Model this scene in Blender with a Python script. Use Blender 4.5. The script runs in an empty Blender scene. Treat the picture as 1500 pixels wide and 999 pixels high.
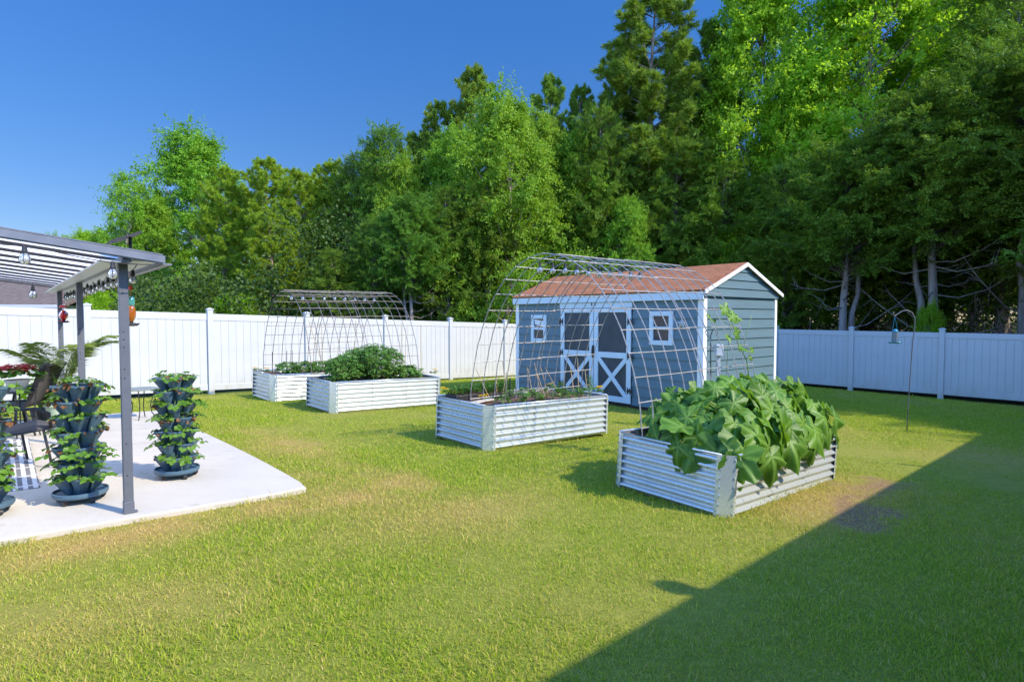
import bpy, math, random
import numpy as np
from mathutils import Vector, Matrix

# ------------------------------------------------------------------ scene base
scene = bpy.context.scene
COL = scene.collection
PI = math.pi
R = math.radians

# camera calibration: level lawn that falls gently to the east
FOC, PITCH, CAM_Z = 860.0, 0.0396, 1.72
_c, _s = math.cos(PITCH), math.sin(PITCH)
TH = 0.7169                                    # direction of the garden rows
E1 = np.array([math.cos(TH), math.sin(TH)])
E2 = np.array([-E1[1], E1[0]])


def GZ(x, y):
    r = np.hypot(x, y)
    f = np.where(r > 45, 45 / np.maximum(r, 1e-6), 1.0)
    k = np.clip((r - 6) / 6, 0, 1)
    k = k * k * (3 - 2 * k)
    t = -x * math.sin(TH) + y * math.cos(TH)
    q = np.clip((t - 13.4) / 1.8, 0, 1) * np.clip((t - 4) / 6, 0, 1)
    return (-.0265 * x - .0074 * y) * f + .09 - .15 * k - .17 * q * q * (3 - 2 * q)


def gz(x, y):
    return float(GZ(np.float64(x), np.float64(y)))


def ray(px, py):
    X = (px - 750) / FOC
    u = -(py - 499.5) / FOC
    return X, _c + u * _s, -_s + u * _c


def at(px, py, dz=0.0):
    """point of the lawn (or of a level dz above it)"""
    r = ray(px, py)
    z = 0.0
    for _ in range(60):
        t = (z - CAM_Z) / r[2]
        z = .5 * z + .5 * (gz(r[0] * t, r[1] * t) + dz)
    return Vector((r[0] * t, r[1] * t, CAM_Z + r[2] * t))


def at_y(px, py, Y):
    r = ray(px, py)
    t = Y / r[1]
    return Vector((r[0] * t, Y, CAM_Z + r[2] * t))


def L(s, t, z=None):
    x, y = E1 * s + E2 * t
    return Vector((x, y, gz(x, y) if z is None else z))


# ------------------------------------------------------------------ mesh helpers
class MB:
    def __init__(self):
        self.v, self.f = [], []

    def add(self, vs, fs):
        o = len(self.v)
        self.v += [tuple(p) for p in vs]
        self.f += [tuple(i + o for i in f) for f in fs]
        return self

    def box(self, x0, x1, y0, y1, z0, z1, M=None):
        vs = [Vector((x, y, z)) for z in (z0, z1) for y in (y0, y1) for x in (x0, x1)]
        if M is not None:
            vs = [M @ p for p in vs]
        return self.add(vs, [(0, 2, 3, 1), (4, 5, 7, 6), (0, 1, 5, 4), (1, 3, 7, 5), (3, 2, 6, 7), (2, 0, 4, 6)])

    def bar(self, p0, p1, w, h=None, up=(0, 0, 1)):
        p0, p1 = Vector(p0), Vector(p1)
        d = p1 - p0
        ln = d.length
        x = d.normalized()
        u = Vector(up)
        y = u.cross(x)
        if y.length < 1e-4:
            y = Vector((0, 1, 0)).cross(x)
        y.normalize()
        z = x.cross(y)
        M = Matrix((x, y, z)).transposed().to_4x4()
        M.translation = p0
        h = h or w
        return self.box(0, ln, -w / 2, w / 2, -h / 2, h / 2, M)

    def tube(self, pts, r, n=8, cap=True):
        pts = [Vector(p) for p in pts]
        m = len(pts)
        rs = r if isinstance(r, (list, tuple)) else [r] * m
        vs, fs = [], []
        a = None
        for i, p in enumerate(pts):
            d = (pts[min(i + 1, m - 1)] - pts[max(i - 1, 0)])
            d = d.normalized() if d.length > 1e-9 else Vector((0, 0, 1))
            if a is None:
                a = d.orthogonal().normalized()
            else:
                a = a - d * a.dot(d)
                a = a.normalized() if a.length > 1e-6 else d.orthogonal().normalized()
            b = d.cross(a)
            for k in range(n):
                t = 2 * PI * k / n
                vs.append(p + (a * math.cos(t) + b * math.sin(t)) * rs[i])
        for i in range(m - 1):
            for k in range(n):
                k2 = (k + 1) % n
                fs.append((i * n + k, i * n + k2, (i + 1) * n + k2, (i + 1) * n + k))
        if cap:
            fs.append(tuple(range(n - 1, -1, -1)))
            fs.append(tuple((m - 1) * n + k for k in range(n)))
        return self.add(vs, fs)

    def lathe(self, prof, n=20, M=None, arc=None):
        vs, fs = [], []
        m = len(prof)
        for r, z in prof:
            for k in range(n):
                t = 2 * PI * k / n
                p = Vector((r * math.cos(t), r * math.sin(t), z))
                vs.append(M @ p if M is not None else p)
        for i in range(m - 1):
            for k in range(n):
                k2 = (k + 1) % n
                fs.append((i * n + k, i * n + k2, (i + 1) * n + k2, (i + 1) * n + k))
        if prof[0][0] > 1e-6:
            fs.append(tuple(range(n - 1, -1, -1)))
        if prof[-1][0] > 1e-6:
            fs.append(tuple((m - 1) * n + k for k in range(n)))
        return self.add(vs, fs)

    def ball(self, c, r, n=8, sq=(1, 1, 1)):
        prof = []
        k = max(4, n // 2)
        for i in range(k + 1):
            a = -PI / 2 + PI * i / k
            prof.append((max(1e-4, math.cos(a)) * r, math.sin(a) * r))
        M = Matrix.Translation(Vector(c)) @ Matrix.Diagonal((*sq, 1))
        return self.lathe(prof, n, M)

    def build(self, name, m, parent=None, smooth=False, bevel=0, xform=None):
        me = bpy.data.meshes.new(name)
        vs = self.v if xform is None else [tuple(xform @ Vector(p)) for p in self.v]
        me.from_pydata(vs, [], self.f)
        me.validate(verbose=False)
        me.update()
        if smooth:
            me.polygons.foreach_set('use_smooth', [True] * len(me.polygons))
        if m is not None:
            me.materials.append(m)
        o = bpy.data.objects.new(name, me)
        COL.objects.link(o)
        if parent is not None:
            o.parent = parent
        if bevel:
            b = o.modifiers.new('bevel', 'BEVEL')
            b.width = bevel
            b.segments = 2
            b.limit_method = 'ANGLE'
        return o


def mesh_np(name, V, polys, m, parent=None, attrs=None, smooth=False):
    """V (n,3); polys list of (k,c) index arrays of equal corner count c"""
    me = bpy.data.meshes.new(name)
    V = np.ascontiguousarray(V, dtype=np.float32)
    me.vertices.add(len(V))
    me.vertices.foreach_set('co', V.ravel())
    loops = np.concatenate([p.ravel() for p in polys]).astype(np.int32)
    tot = np.concatenate([np.full(len(p), p.shape[1], np.int32) for p in polys])
    st = np.concatenate([[0], np.cumsum(tot)[:-1]]).astype(np.int32)
    me.loops.add(len(loops))
    me.loops.foreach_set('vertex_index', loops)
    me.polygons.add(len(tot))
    me.polygons.foreach_set('loop_start', st)
    if smooth:
        me.polygons.foreach_set('use_smooth', np.ones(len(tot), dtype=bool))
    me.update(calc_edges=True)
    for k, a in (attrs or {}).items():
        at_ = me.attributes.new(k, 'FLOAT', 'POINT')
        at_.data.foreach_set('value', np.ascontiguousarray(a, dtype=np.float32))
    if m is not None:
        me.materials.append(m)
    o = bpy.data.objects.new(name, me)
    COL.objects.link(o)
    if parent is not None:
        o.parent = parent
    return o


def tag(o, label=None, cat=None, group=None, kind=None):
    if label:
        o['label'] = label
    if cat:
        o['category'] = cat
    if group:
        o['group'] = group
    if kind:
        o['kind'] = kind
    return o


def thing(name, label, cat, loc=(0, 0, 0), rotz=0.0, group=None):
    o = bpy.data.objects.new(name, None)
    o.empty_display_size = .1
    COL.objects.link(o)
    o.location = loc
    o.rotation_euler = (0, 0, rotz)
    return tag(o, label, cat, group)


def copy_tree(o, parent=None):
    c = o.copy()
    COL.objects.link(c)
    if parent is not None:
        c.parent = parent
    for ch in list(o.children):
        copy_tree(ch, c)
    return c


def dup(o, loc, rotz=0.0, label=None, scale=None, group=None):
    c = copy_tree(o)
    c.location = loc
    c.rotation_euler = (0, 0, rotz)
    if scale is not None:
        c.scale = scale if isinstance(scale, tuple) else (scale,) * 3
    if label:
        c['label'] = label
    if group:
        c['group'] = group
    return c


# ------------------------------------------------------------------ materials
def newmat(name):
    m = bpy.data.materials.new(name)
    m.use_nodes = True
    nt = m.node_tree
    for n in list(nt.nodes):
        nt.nodes.remove(n)
    out = nt.nodes.new('ShaderNodeOutputMaterial')
    return m, nt, out


def N(nt, kind, **kw):
    n = nt.nodes.new(kind)
    for k, v in kw.items():
        if k in n.inputs:
            n.inputs[k].default_value = v
        else:
            setattr(n, k, v)
    return n


def mixc(nt, fac, a, b, blend='MIX'):
    n = nt.nodes.new('ShaderNodeMix')
    n.data_type = 'RGBA'
    n.blend_type = blend
    for key, val in (('Factor', fac), ('A', a), ('B', b)):
        idx = {'Factor': 0, 'A': 6, 'B': 7}[key]
        if hasattr(val, 'links') or hasattr(val, 'is_linked'):
            nt.links.new(val, n.inputs[idx])
        else:
            n.inputs[idx].default_value = val if key == 'Factor' else (*val, 1) if len(val) == 3 else val
    return n.outputs[2]


def ramp(nt, src, p0, p1, c0=(0, 0, 0, 1), c1=(1, 1, 1, 1)):
    n = nt.nodes.new('ShaderNodeValToRGB')
    n.color_ramp.elements[0].position = p0
    n.color_ramp.elements[1].position = p1
    n.color_ramp.elements[0].color = c0
    n.color_ramp.elements[1].color = c1
    nt.links.new(src, n.inputs[0])
    return n.outputs[0]


def noise(nt, scale, detail=3, rough=.6, coord='Object', stretch=None):
    tc = nt.nodes.new('ShaderNodeTexCoord')
    v = tc.outputs[coord]
    if stretch:
        mp = nt.nodes.new('ShaderNodeMapping')
        mp.inputs['Scale'].default_value = stretch
        nt.links.new(v, mp.inputs[0])
        v = mp.outputs[0]
    n = nt.nodes.new('ShaderNodeTexNoise')
    n.inputs['Scale'].default_value = scale
    n.inputs['Detail'].default_value = detail
    n.inputs['Roughness'].default_value = rough
    nt.links.new(v, n.inputs['Vector'])
    return n.outputs[0]


def pm(name, c1, c2=None, scale=6, rough=.5, metal=0.0, bump=0.0, bscale=40, spec=.5, stretch=None, rvar=0.0,
       lo=.35, hi=.65, trans=0.0):
    m, nt, out = newmat(name)
    b = nt.nodes.new('ShaderNodeBsdfPrincipled')
    b.inputs['Roughness'].default_value = rough
    b.inputs['Metallic'].default_value = metal
    b.inputs['Specular IOR Level'].default_value = spec
    if trans:
        b.inputs['Transmission Weight'].default_value = trans
    if c2 is not None:
        nz = noise(nt, scale, 5, .6, stretch=stretch)
        f = ramp(nt, nz, lo, hi)
        nt.links.new(mixc(nt, f, c1, c2), b.inputs['Base Color'])
        if rvar:
            mr = nt.nodes.new('ShaderNodeMapRange')
            nt.links.new(nz, mr.inputs[0])
            mr.inputs[3].default_value = max(0, rough - rvar)
            mr.inputs[4].default_value = rough + rvar
            nt.links.new(mr.outputs[0], b.inputs['Roughness'])
    else:
        b.inputs['Base Color'].default_value = (*c1, 1)
    if bump:
        bn = nt.nodes.new('ShaderNodeBump')
        bn.inputs['Strength'].default_value = bump
        bn.inputs['Distance'].default_value = .01
        nt.links.new(noise(nt, bscale, 4, .6), bn.inputs['Height'])
        nt.links.new(bn.outputs[0], b.inputs['Normal'])
    nt.links.new(b.outputs[0], out.inputs[0])
    return m


def leafmat(name, dark, light, back, hue_obj=.04, clump=.6, gloss=.12, rough=.5, tw=.35, attr=None, attrcol=None, bump=0):
    """foliage: per-leaf colour, clump-sized colour drift, thin translucent blades"""
    m, nt, out = newmat(name)
    geo = nt.nodes.new('ShaderNodeNewGeometry')
    oi = nt.nodes.new('ShaderNodeObjectInfo')
    nz = noise(nt, clump, 3, .6)
    f = nt.nodes.new('ShaderNodeMath')
    f.operation = 'MULTIPLY_ADD'
    f.inputs[1].default_value = .55
    nt.links.new(geo.outputs['Random Per Island'], f.inputs[0])
    g = nt.nodes.new('ShaderNodeMath')
    g.operation = 'MULTIPLY_ADD'
    g.inputs[1].default_value = 1.1
    g.inputs[2].default_value = -.32
    nt.links.new(nz, g.inputs[0])
    nt.links.new(g.outputs[0], f.inputs[2])
    col = mixc(nt, f.outputs[0], dark, light)
    if attr:
        an = nt.nodes.new('ShaderNodeAttribute')
        an.attribute_name = attr
        col = mixc(nt, an.outputs['Fac'], col, attrcol)
    hs = nt.nodes.new('ShaderNodeHueSaturation')
    hm = nt.nodes.new('ShaderNodeMapRange')
    nt.links.new(oi.outputs['Random'], hm.inputs[0])
    hm.inputs[3].default_value = .5 - hue_obj
    hm.inputs[4].default_value = .5 + hue_obj * .5
    nt.links.new(hm.outputs[0], hs.inputs['Hue'])
    nt.links.new(col, hs.inputs['Color'])
    d = nt.nodes.new('ShaderNodeBsdfPrincipled')
    d.inputs['Roughness'].default_value = rough
    d.inputs['Specular IOR Level'].default_value = gloss * 2
    nt.links.new(hs.outputs[0], d.inputs['Base Color'])
    if bump:
        bn = nt.nodes.new('ShaderNodeBump')
        bn.inputs['Strength'].default_value = bump
        bn.inputs['Distance'].default_value = .006
        nt.links.new(noise(nt, 55, 4, .65), bn.inputs['Height'])
        nt.links.new(bn.outputs[0], d.inputs['Normal'])
    t = nt.nodes.new('ShaderNodeBsdfTranslucent')
    tcol = mixc(nt, .55, hs.outputs[0], back)
    nt.links.new(tcol, t.inputs[0])
    mx = nt.nodes.new('ShaderNodeMixShader')
    mx.inputs[0].default_value = tw
    nt.links.new(d.outputs[0], mx.inputs[1])
    nt.links.new(t.outputs[0], mx.inputs[2])
    nt.links.new(mx.outputs[0], out.inputs[0])
    return m


M = {}


def vinyl_mat():
    """white vinyl, slightly uneven, with splashed earth and algae low on the boards"""
    m, nt, out = newmat('white_vinyl')
    b = N(nt, 'ShaderNodeBsdfPrincipled', Roughness=.42)
    c = mixc(nt, ramp(nt, noise(nt, 2.5, 4), .35, .65), (.51, .51, .505), (.475, .48, .475))
    tc = nt.nodes.new('ShaderNodeTexCoord')
    sep = nt.nodes.new('ShaderNodeSeparateXYZ')
    nt.links.new(tc.outputs['Object'], sep.inputs[0])
    mr = nt.nodes.new('ShaderNodeMapRange')
    nt.links.new(sep.outputs[2], mr.inputs[0])
    mr.inputs[1].default_value, mr.inputs[2].default_value = .05, .50
    mr.inputs[3].default_value, mr.inputs[4].default_value = .75, 0.0
    mu = nt.nodes.new('ShaderNodeMath')
    mu.operation = 'MULTIPLY'
    nt.links.new(mr.outputs[0], mu.inputs[0])
    nt.links.new(ramp(nt, noise(nt, 4.5, 6, .7, stretch=(1, 1, .5)), .38, .75), mu.inputs[1])
    c = mixc(nt, mu.outputs[0], c, (.36, .34, .25))
    nt.links.new(c, b.inputs['Base Color'])
    nt.links.new(b.outputs[0], out.inputs[0])
    return m


M['vinyl'] = vinyl_mat()
M['concrete'] = pm('concrete', (.60, .57, .52), (.48, .455, .41), 1.6, .85, bump=.25, bscale=60, lo=.3, hi=.72)
M['soil'] = pm('soil', (.055, .032, .02), (.17, .095, .055), 22, .95, bump=1.0, bscale=55)
M['slate'] = pm('slate_metal', (.115, .125, .15), (.10, .11, .135), 12, .38, bump=.05, bscale=60)
M['rafter'] = pm('dark_metal', (.035, .028, .026), (.05, .04, .036), 9, .5)
M['roofcap'] = pm('roof_trim', (.16, .175, .21), (.12, .135, .17), 8, .45)
M['black'] = pm('black_metal', (.018, .018, .019), (.03, .03, .03), 20, .45)
M['pot'] = pm('blue_plastic', (.055, .115, .165), (.075, .135, .185), 9, .42, bump=.05, bscale=40)
M['mint'] = pm('mint_plastic', (.47, .60, .43), (.42, .55, .38), 6, .45)
M['whitepot'] = pm('white_pot', (.6, .58, .52), (.5, .48, .43), 6, .5)
M['bark'] = pm('bark', (.16, .12, .095), (.33, .28, .235), 9, .9, bump=.8, bscale=25, stretch=(1, 1, .18))
M['greybark'] = pm('grey_bark', (.17, .145, .125), (.33, .295, .265), 8, .9, bump=.8, bscale=22, stretch=(1, 1, .15))
M['bamboo'] = pm('bamboo', (.42, .29, .14), (.52, .38, .20), 14, .6)
M['steel'] = pm('galvanised_wire', (.40, .385, .37), (.27, .245, .225), 16, .45, metal=.3)
M['steel_old'] = pm('weathered_wire', (.17, .16, .155), (.11, .095, .085), 16, .5, metal=.3)
M['shedtrim'] = pm('shed_trim', (.60, .68, .72), (.55, .63, .67), 4, .5)
M['shedwhite'] = pm('shed_corner', (.78, .78, .76), (.72, .72, .70), 4, .5)
M['sling'] = pm('sling_fabric', (.05, .045, .045), (.075, .068, .066), 60, .75)
M['glass_red'] = pm('red_glass', (.75, .02, .02), (.6, .012, .012), 8, .08, trans=.55)
M['red_plastic'] = pm('red_plastic', (.62, .03, .025), None, rough=.3)
M['glass_amber'] = pm('amber_glass', (.55, .17, .02), (.45, .12, .015), 8, .1, trans=.4)
M['glass_teal'] = pm('teal_glass', (.10, .42, .40), (.08, .36, .36), 8, .12, trans=.4)
M['bulb'] = pm('bulb_glass', (.80, .80, .82), (.72, .72, .75), 9, .1, trans=.75)
M['teal'] = pm('teal_metal', (.03, .22, .32), (.025, .18, .27), 10, .35, metal=.3)
M['yellow'] = pm('marigold', (.85, .50, .01), (.80, .62, .03), 60, .6)
M['redflower'] = pm('begonia', (.45, .02, .035), (.62, .05, .06), 50, .55)
M['pane'] = pm('window_pane', (.035, .035, .04), (.06, .05, .05), 2, .07)
M['siding_dark'] = None


def galv():
    m, nt, out = newmat('galvanised_sheet')
    b = nt.nodes.new('ShaderNodeBsdfPrincipled')
    n1 = ramp(nt, noise(nt, 2.0, 5, .65, stretch=(1, 1, 2.5)), .36, .72)
    c = mixc(nt, n1, (.64, .675, .66), (.54, .58, .565))
    tc = nt.nodes.new('ShaderNodeTexCoord')
    vo = nt.nodes.new('ShaderNodeTexVoronoi')
    vo.inputs['Scale'].default_value = 60
    nt.links.new(tc.outputs['Object'], vo.inputs['Vector'])
    c = mixc(nt, .05, c, vo.outputs['Color'])
    st = ramp(nt, noise(nt, 6, 6, .75, stretch=(1, 1, .35)), .62, .78)
    c = mixc(nt, st, c, (.38, .40, .375))
    nt.links.new(c, b.inputs['Base Color'])
    b.inputs['Metallic'].default_value = .54
    mr = nt.nodes.new('ShaderNodeMapRange')
    nt.links.new(n1, mr.inputs[0])
    mr.inputs[3].default_value = .24
    mr.inputs[4].default_value = .34
    nt.links.new(mr.outputs[0], b.inputs['Roughness'])
    nt.links.new(b.outputs[0], out.inputs[0])
    return m


M['galv'] = galv()


def roof_panel_mat():
    m, nt, out = newmat('twinwall_panel')
    d = N(nt, 'ShaderNodeBsdfPrincipled', Roughness=.35)
    d.inputs['Base Color'].default_value = (.82, .81, .78, 1)
    t = nt.nodes.new('ShaderNodeBsdfTranslucent')
    t.inputs[0].default_value = (.97, .96, .94, 1)
    mx = nt.nodes.new('ShaderNodeMixShader')
    mx.inputs[0].default_value = .93
    nt.links.new(d.outputs[0], mx.inputs[1])
    nt.links.new(t.outputs[0], mx.inputs[2])
    tr = nt.nodes.new('ShaderNodeBsdfTransparent')
    mx2 = nt.nodes.new('ShaderNodeMixShader')
    mx2.inputs[0].default_value = .12
    nt.links.new(mx.outputs[0], mx2.inputs[1])
    nt.links.new(tr.outputs[0], mx2.inputs[2])
    nt.links.new(mx2.outputs[0], out.inputs[0])
    return m


M['panel'] = roof_panel_mat()


def screen_mat():
    """dark door infill with a faint wood-like mottling"""
    return pm('door_panel', (.028, .039, .048), (.052, .062, .070), 7, .55, stretch=(1, 1, .4), bump=.15, bscale=40)


M['doorpanel'] = screen_mat()
M['siding'] = pm('blue_siding', (.104, .172, .200), (.090, .152, .178), 3, .5, bump=.06, bscale=50, stretch=(.3, .3, 3))


def shingle_mat(name, ca, cb, cc):
    m, nt, out = newmat(name)
    b = N(nt, 'ShaderNodeBsdfPrincipled', Roughness=.95)
    b.inputs['Specular IOR Level'].default_value = .08
    tc = nt.nodes.new('ShaderNodeTexCoord')
    br = nt.nodes.new('ShaderNodeTexBrick')
    br.inputs['Color1'].default_value = (*ca, 1)
    br.inputs['Color2'].default_value = (*cb, 1)
    br.inputs['Mortar'].default_value = (*[x * .45 for x in ca], 1)
    br.inputs['Scale'].default_value = 1.0
    br.inputs['Brick Width'].default_value = .30
    br.inputs['Row Height'].default_value = .14
    br.inputs['Mortar Size'].default_value = .014
    br.inputs['Mortar Smooth'].default_value = .3
    nt.links.new(tc.outputs['UV'], br.inputs['Vector'])
    f = ramp(nt, noise(nt, 5, 5, .7), .35, .7)
    c = mixc(nt, f, br.outputs['Color'], cc)
    g = noise(nt, 160, 2)
    c2 = mixc(nt, ramp(nt, g, .3, .7), c, (.5, .5, .5), 'OVERLAY')
    nt.links.new(c, b.inputs['Base Color'])
    bn = nt.nodes.new('ShaderNodeBump')
    bn.inputs['Strength'].default_value = .8
    bn.inputs['Distance'].default_value = .01
    nt.links.new(br.outputs['Fac'], bn.inputs['Height'])
    bn.invert = True
    bn2 = nt.nodes.new('ShaderNodeBump')
    bn2.inputs['Strength'].default_value = .5
    bn2.inputs['Distance'].default_value = .004
    nt.links.new(g, bn2.inputs['Height'])
    nt.links.new(bn.outputs[0], bn2.inputs['Normal'])
    nt.links.new(bn2.outputs[0], b.inputs['Normal'])
    nt.links.new(b.outputs[0], out.inputs[0])
    return m


M['shingle'] = shingle_mat('terracotta_shingles', (.42, .168, .075), (.28, .105, .05), (.34, .15, .078))
M['shingle_grey'] = shingle_mat('brown_shingles', (.16, .12, .10), (.12, .09, .08), (.19, .15, .125))

M['leaf_bright'] = leafmat('maple_leaf', (.085, .235, .014), (.39, .62, .035), (.58, .88, .03), .012, .35, tw=.55)
M['leaf_mid'] = leafmat('oak_leaf', (.095, .225, .015), (.275, .47, .035), (.40, .68, .03), .018, .4, tw=.40)
M['needle'] = leafmat('pine_needle', (.075, .155, .020), (.26, .42, .045), (.34, .52, .03), .02, .45, tw=.28)
M['needle_olive'] = leafmat('olive_needle', (.125, .225, .018), (.40, .56, .040), (.47, .66, .03), .012, .45, tw=.32)
M['cedar'] = leafmat('cedar_spray', (.050, .125, .015), (.215, .375, .038), (.28, .50, .03), .03, .5, tw=.26)
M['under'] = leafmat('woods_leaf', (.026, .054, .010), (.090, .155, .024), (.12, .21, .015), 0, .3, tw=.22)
M['deadwood'] = pm('dead_limb', (.10, .08, .065), (.20, .17, .145), 9, .9)
M['squash'] = leafmat('squash_leaf', (.022, .088, .007), (.130, .275, .018), (.26, .50, .015), 0, 2.6, gloss=.16, rough=.42,
                      tw=.30, attr='vein', attrcol=(.26, .42, .08), bump=.55)
M['squash_stem'] = pm('squash_stem', (.20, .32, .07), (.14, .25, .05), 14, .5)
M['tomato'] = leafmat('tomato_leaf', (.045, .125, .018), (.12, .25, .035), (.18, .36, .03), 0, 4, tw=.25)
M['berry'] = leafmat('strawberry_leaf', (.050, .14, .013), (.160, .31, .03), (.26, .48, .02), .01, 5, gloss=.2, tw=.28)
M['deadleaf'] = leafmat('dry_leaf', (.13, .065, .03), (.26, .135, .065), (.20, .09, .03), 0, 8, tw=.2)
M['palm'] = leafmat('palm_leaflet', (.05, .09, .015), (.24, .32, .05), (.36, .46, .04), 0, 3, tw=.25, gloss=.25)
M['seedling'] = leafmat('seedling_leaf', (.05, .13, .02), (.13, .25, .04), (.2, .38, .03), 0, 5, tw=.3)

# ------------------------------------------------------------------ fences (positions first: the lawn needs them)
FS = 2.2053                                     # bay of the fence past the feeder
FSL = 2.4258                                    # bay of the sunny fence
LA, LDZ = .7545, -.0754
LP0 = np.array([-7.3252, 14.2363]); LZ0 = -.116
LD = np.array([math.cos(LA), math.sin(LA)])
RA, RDZ = -.7964, -.015
RP0 = np.array([8.5759, 19.0547]); RZ0 = -.409
RD = np.array([math.cos(RA), math.sin(RA)])
CORNER = np.array([3.414, 24.33])


def behind_fence(x, y):
    """metres past the nearer fence (positive = outside the yard)"""
    a = -(x - LP0[0]) * LD[1] + (y - LP0[1]) * LD[0]
    b = -(x - RP0[0]) * RD[1] + (y - RP0[1]) * RD[0]
    return np.maximum(a, b)


PAT_S, PAT_T0, PAT_T1 = 2.12, 5.30, 11.9
BED_L, BED_W, BED_H = 2.4, 1.24, .575
BEDS = {  # near corner in lot coordinates, height
    'squash': (4.63, 2.53, .545), 'marigold': (4.62, 5.77, .58), 'tomato': (4.52, 10.19, .58), 'bean': (4.18, 12.36, .58)}
SH_FL = np.array([.134, 15.328]); SH_A = -.871; SH_L, SH_D = 5.436, 2.867
SH_d = np.array([math.cos(SH_A), math.sin(SH_A)]); SH_n = np.array([-SH_d[1], SH_d[0]])


def blob(x, y, cx, cy, rx, ry, rot=0.0):
    c, s = math.cos(rot), math.sin(rot)
    u = ((x - cx) * c + (y - cy) * s) / rx
    v = (-(x - cx) * s + (y - cy) * c) / ry
    return np.exp(-(u * u + v * v))


_rg = np.random.default_rng(5)
_NG = [(_rg.normal(size=2) * f, _rg.uniform(0, 6.28), a) for f, a in
       [(.5, .30)] * 5 + [(1.1, .24)] * 6 + [(2.4, .2)] * 8 + [(5.0, .16)] * 8 + [(11.0, .12)] * 8]


def fnoise(x, y):
    s = np.zeros_like(x)
    for k, ph, a in _NG:
        s += a * np.sin(k[0] * x + k[1] * y + ph)
    return s


def lawn_state(x, y):
    """(dryness, bareness, woods) of the lawn - where the turf is straw coloured, worn to earth, or leaf litter"""
    s = x * E1[0] + y * E1[1]
    t = x * E2[0] + y * E2[1]
    n = fnoise(x, y)
    d = .14 + .09 * n
    front = np.exp(-((t - (PAT_T0 - .30)) / .36) ** 2) * (s < PAT_S + 1.2)
    d = d + (.75 + .25 * n) * front
    side = np.exp(-((s - (PAT_S + .55)) / .48) ** 2) * np.exp(-((t - 6.6) / 2.0) ** 2)
    d = d + (.66 + .40 * n) * side
    d = d + .5 * blob(x, y, -.55, 4.9, 1.0, .5, TH) + .35 * blob(x, y, -2.2, 3.0, .9, .5, TH)
    bx, by = L(5.55, 1.75)[:2]
    bare = 1.35 * blob(x, y, bx, by, .66, .30, TH + .1) + .75 * blob(x, y, *L(6.6, 2.1)[:2], .7, .26, TH)
    d = d + .8 * blob(x, y, *L(6.0, 2.15)[:2], 1.3, .45, TH)
    d = d + .35 * blob(x, y, 7.1, 8.4, 1.4, .8, TH) + .3 * blob(x, y, 4.8, 10.2, 1.2, .8)
    k = np.clip((bare + .42 * n + .22 * fnoise(x * 3.1, y * 3.1) - .34) / .55, 0, 1) * (bare > .06)
    bare = k * k * (3 - 2 * k)
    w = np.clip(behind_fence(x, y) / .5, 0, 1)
    return np.clip(d, 0, 1), bare, w


def axis(segs):
    out = []
    for a, b, st in segs:
        out.append(np.arange(a, b, st))
    return np.unique(np.round(np.concatenate(out), 4))


gx = axis([(-400, -60, 40), (-60, -16, 4), (-16, 18, .14), (18, 60, 4), (60, 401, 40)])
gy = axis([(-400, -40, 40), (-40, 0, 4), (0, 24, .14), (24, 60, 4), (60, 401, 40)])
X, Y = np.meshgrid(gx, gy)
Z = GZ(X, Y) + .006 * fnoise(X * 1.0, Y * 1.0)
V = np.stack([X.ravel(), Y.ravel(), Z.ravel()], 1)
nx, ny = len(gx), len(gy)
idx = np.arange(nx * ny).reshape(ny, nx)
Q = np.stack([idx[:-1, :-1], idx[:-1, 1:], idx[1:, 1:], idx[1:, :-1]], -1).reshape(-1, 4)
dr, ba, wo = lawn_state(V[:, 0].astype(float), V[:, 1].astype(float))


def ground_mat():
    m, nt, out = newmat('lawn_ground')
    b = N(nt, 'ShaderNodeBsdfPrincipled', Roughness=.95)
    b.inputs['Specular IOR Level'].default_value = .1

    def attr(n):
        a = nt.nodes.new('ShaderNodeAttribute')
        a.attribute_name = n
        return a.outputs['Fac']
    n1 = ramp(nt, noise(nt, 9, 6, .75), .35, .68)
    g = mixc(nt, n1, (.15, .22, .018), (.28, .33, .045))
    g = mixc(nt, attr('dry'), g, (.44, .30, .095))
    n2 = ramp(nt, noise(nt, 30, 6, .7), .35, .65)
    so = mixc(nt, n2, (.20, .115, .050), (.40, .26, .13))
    g = mixc(nt, attr('bare'), g, so)
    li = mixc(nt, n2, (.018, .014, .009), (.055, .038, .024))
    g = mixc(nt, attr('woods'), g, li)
    nt.links.new(g, b.inputs['Base Color'])
    bn = nt.nodes.new('ShaderNodeBump')
    bn.inputs['Strength'].default_value = .9
    bn.inputs['Distance'].default_value = .03
    nt.links.new(noise(nt, 45, 5, .7), bn.inputs['Height'])
    nt.links.new(bn.outputs[0], b.inputs['Normal'])
    nt.links.new(b.outputs[0], out.inputs[0])
    return m


ground = mesh_np('ground', V, [Q], ground_mat(), attrs={'dry': dr, 'bare': ba, 'woods': wo}, smooth=True)
tag(ground, kind='structure')


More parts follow.
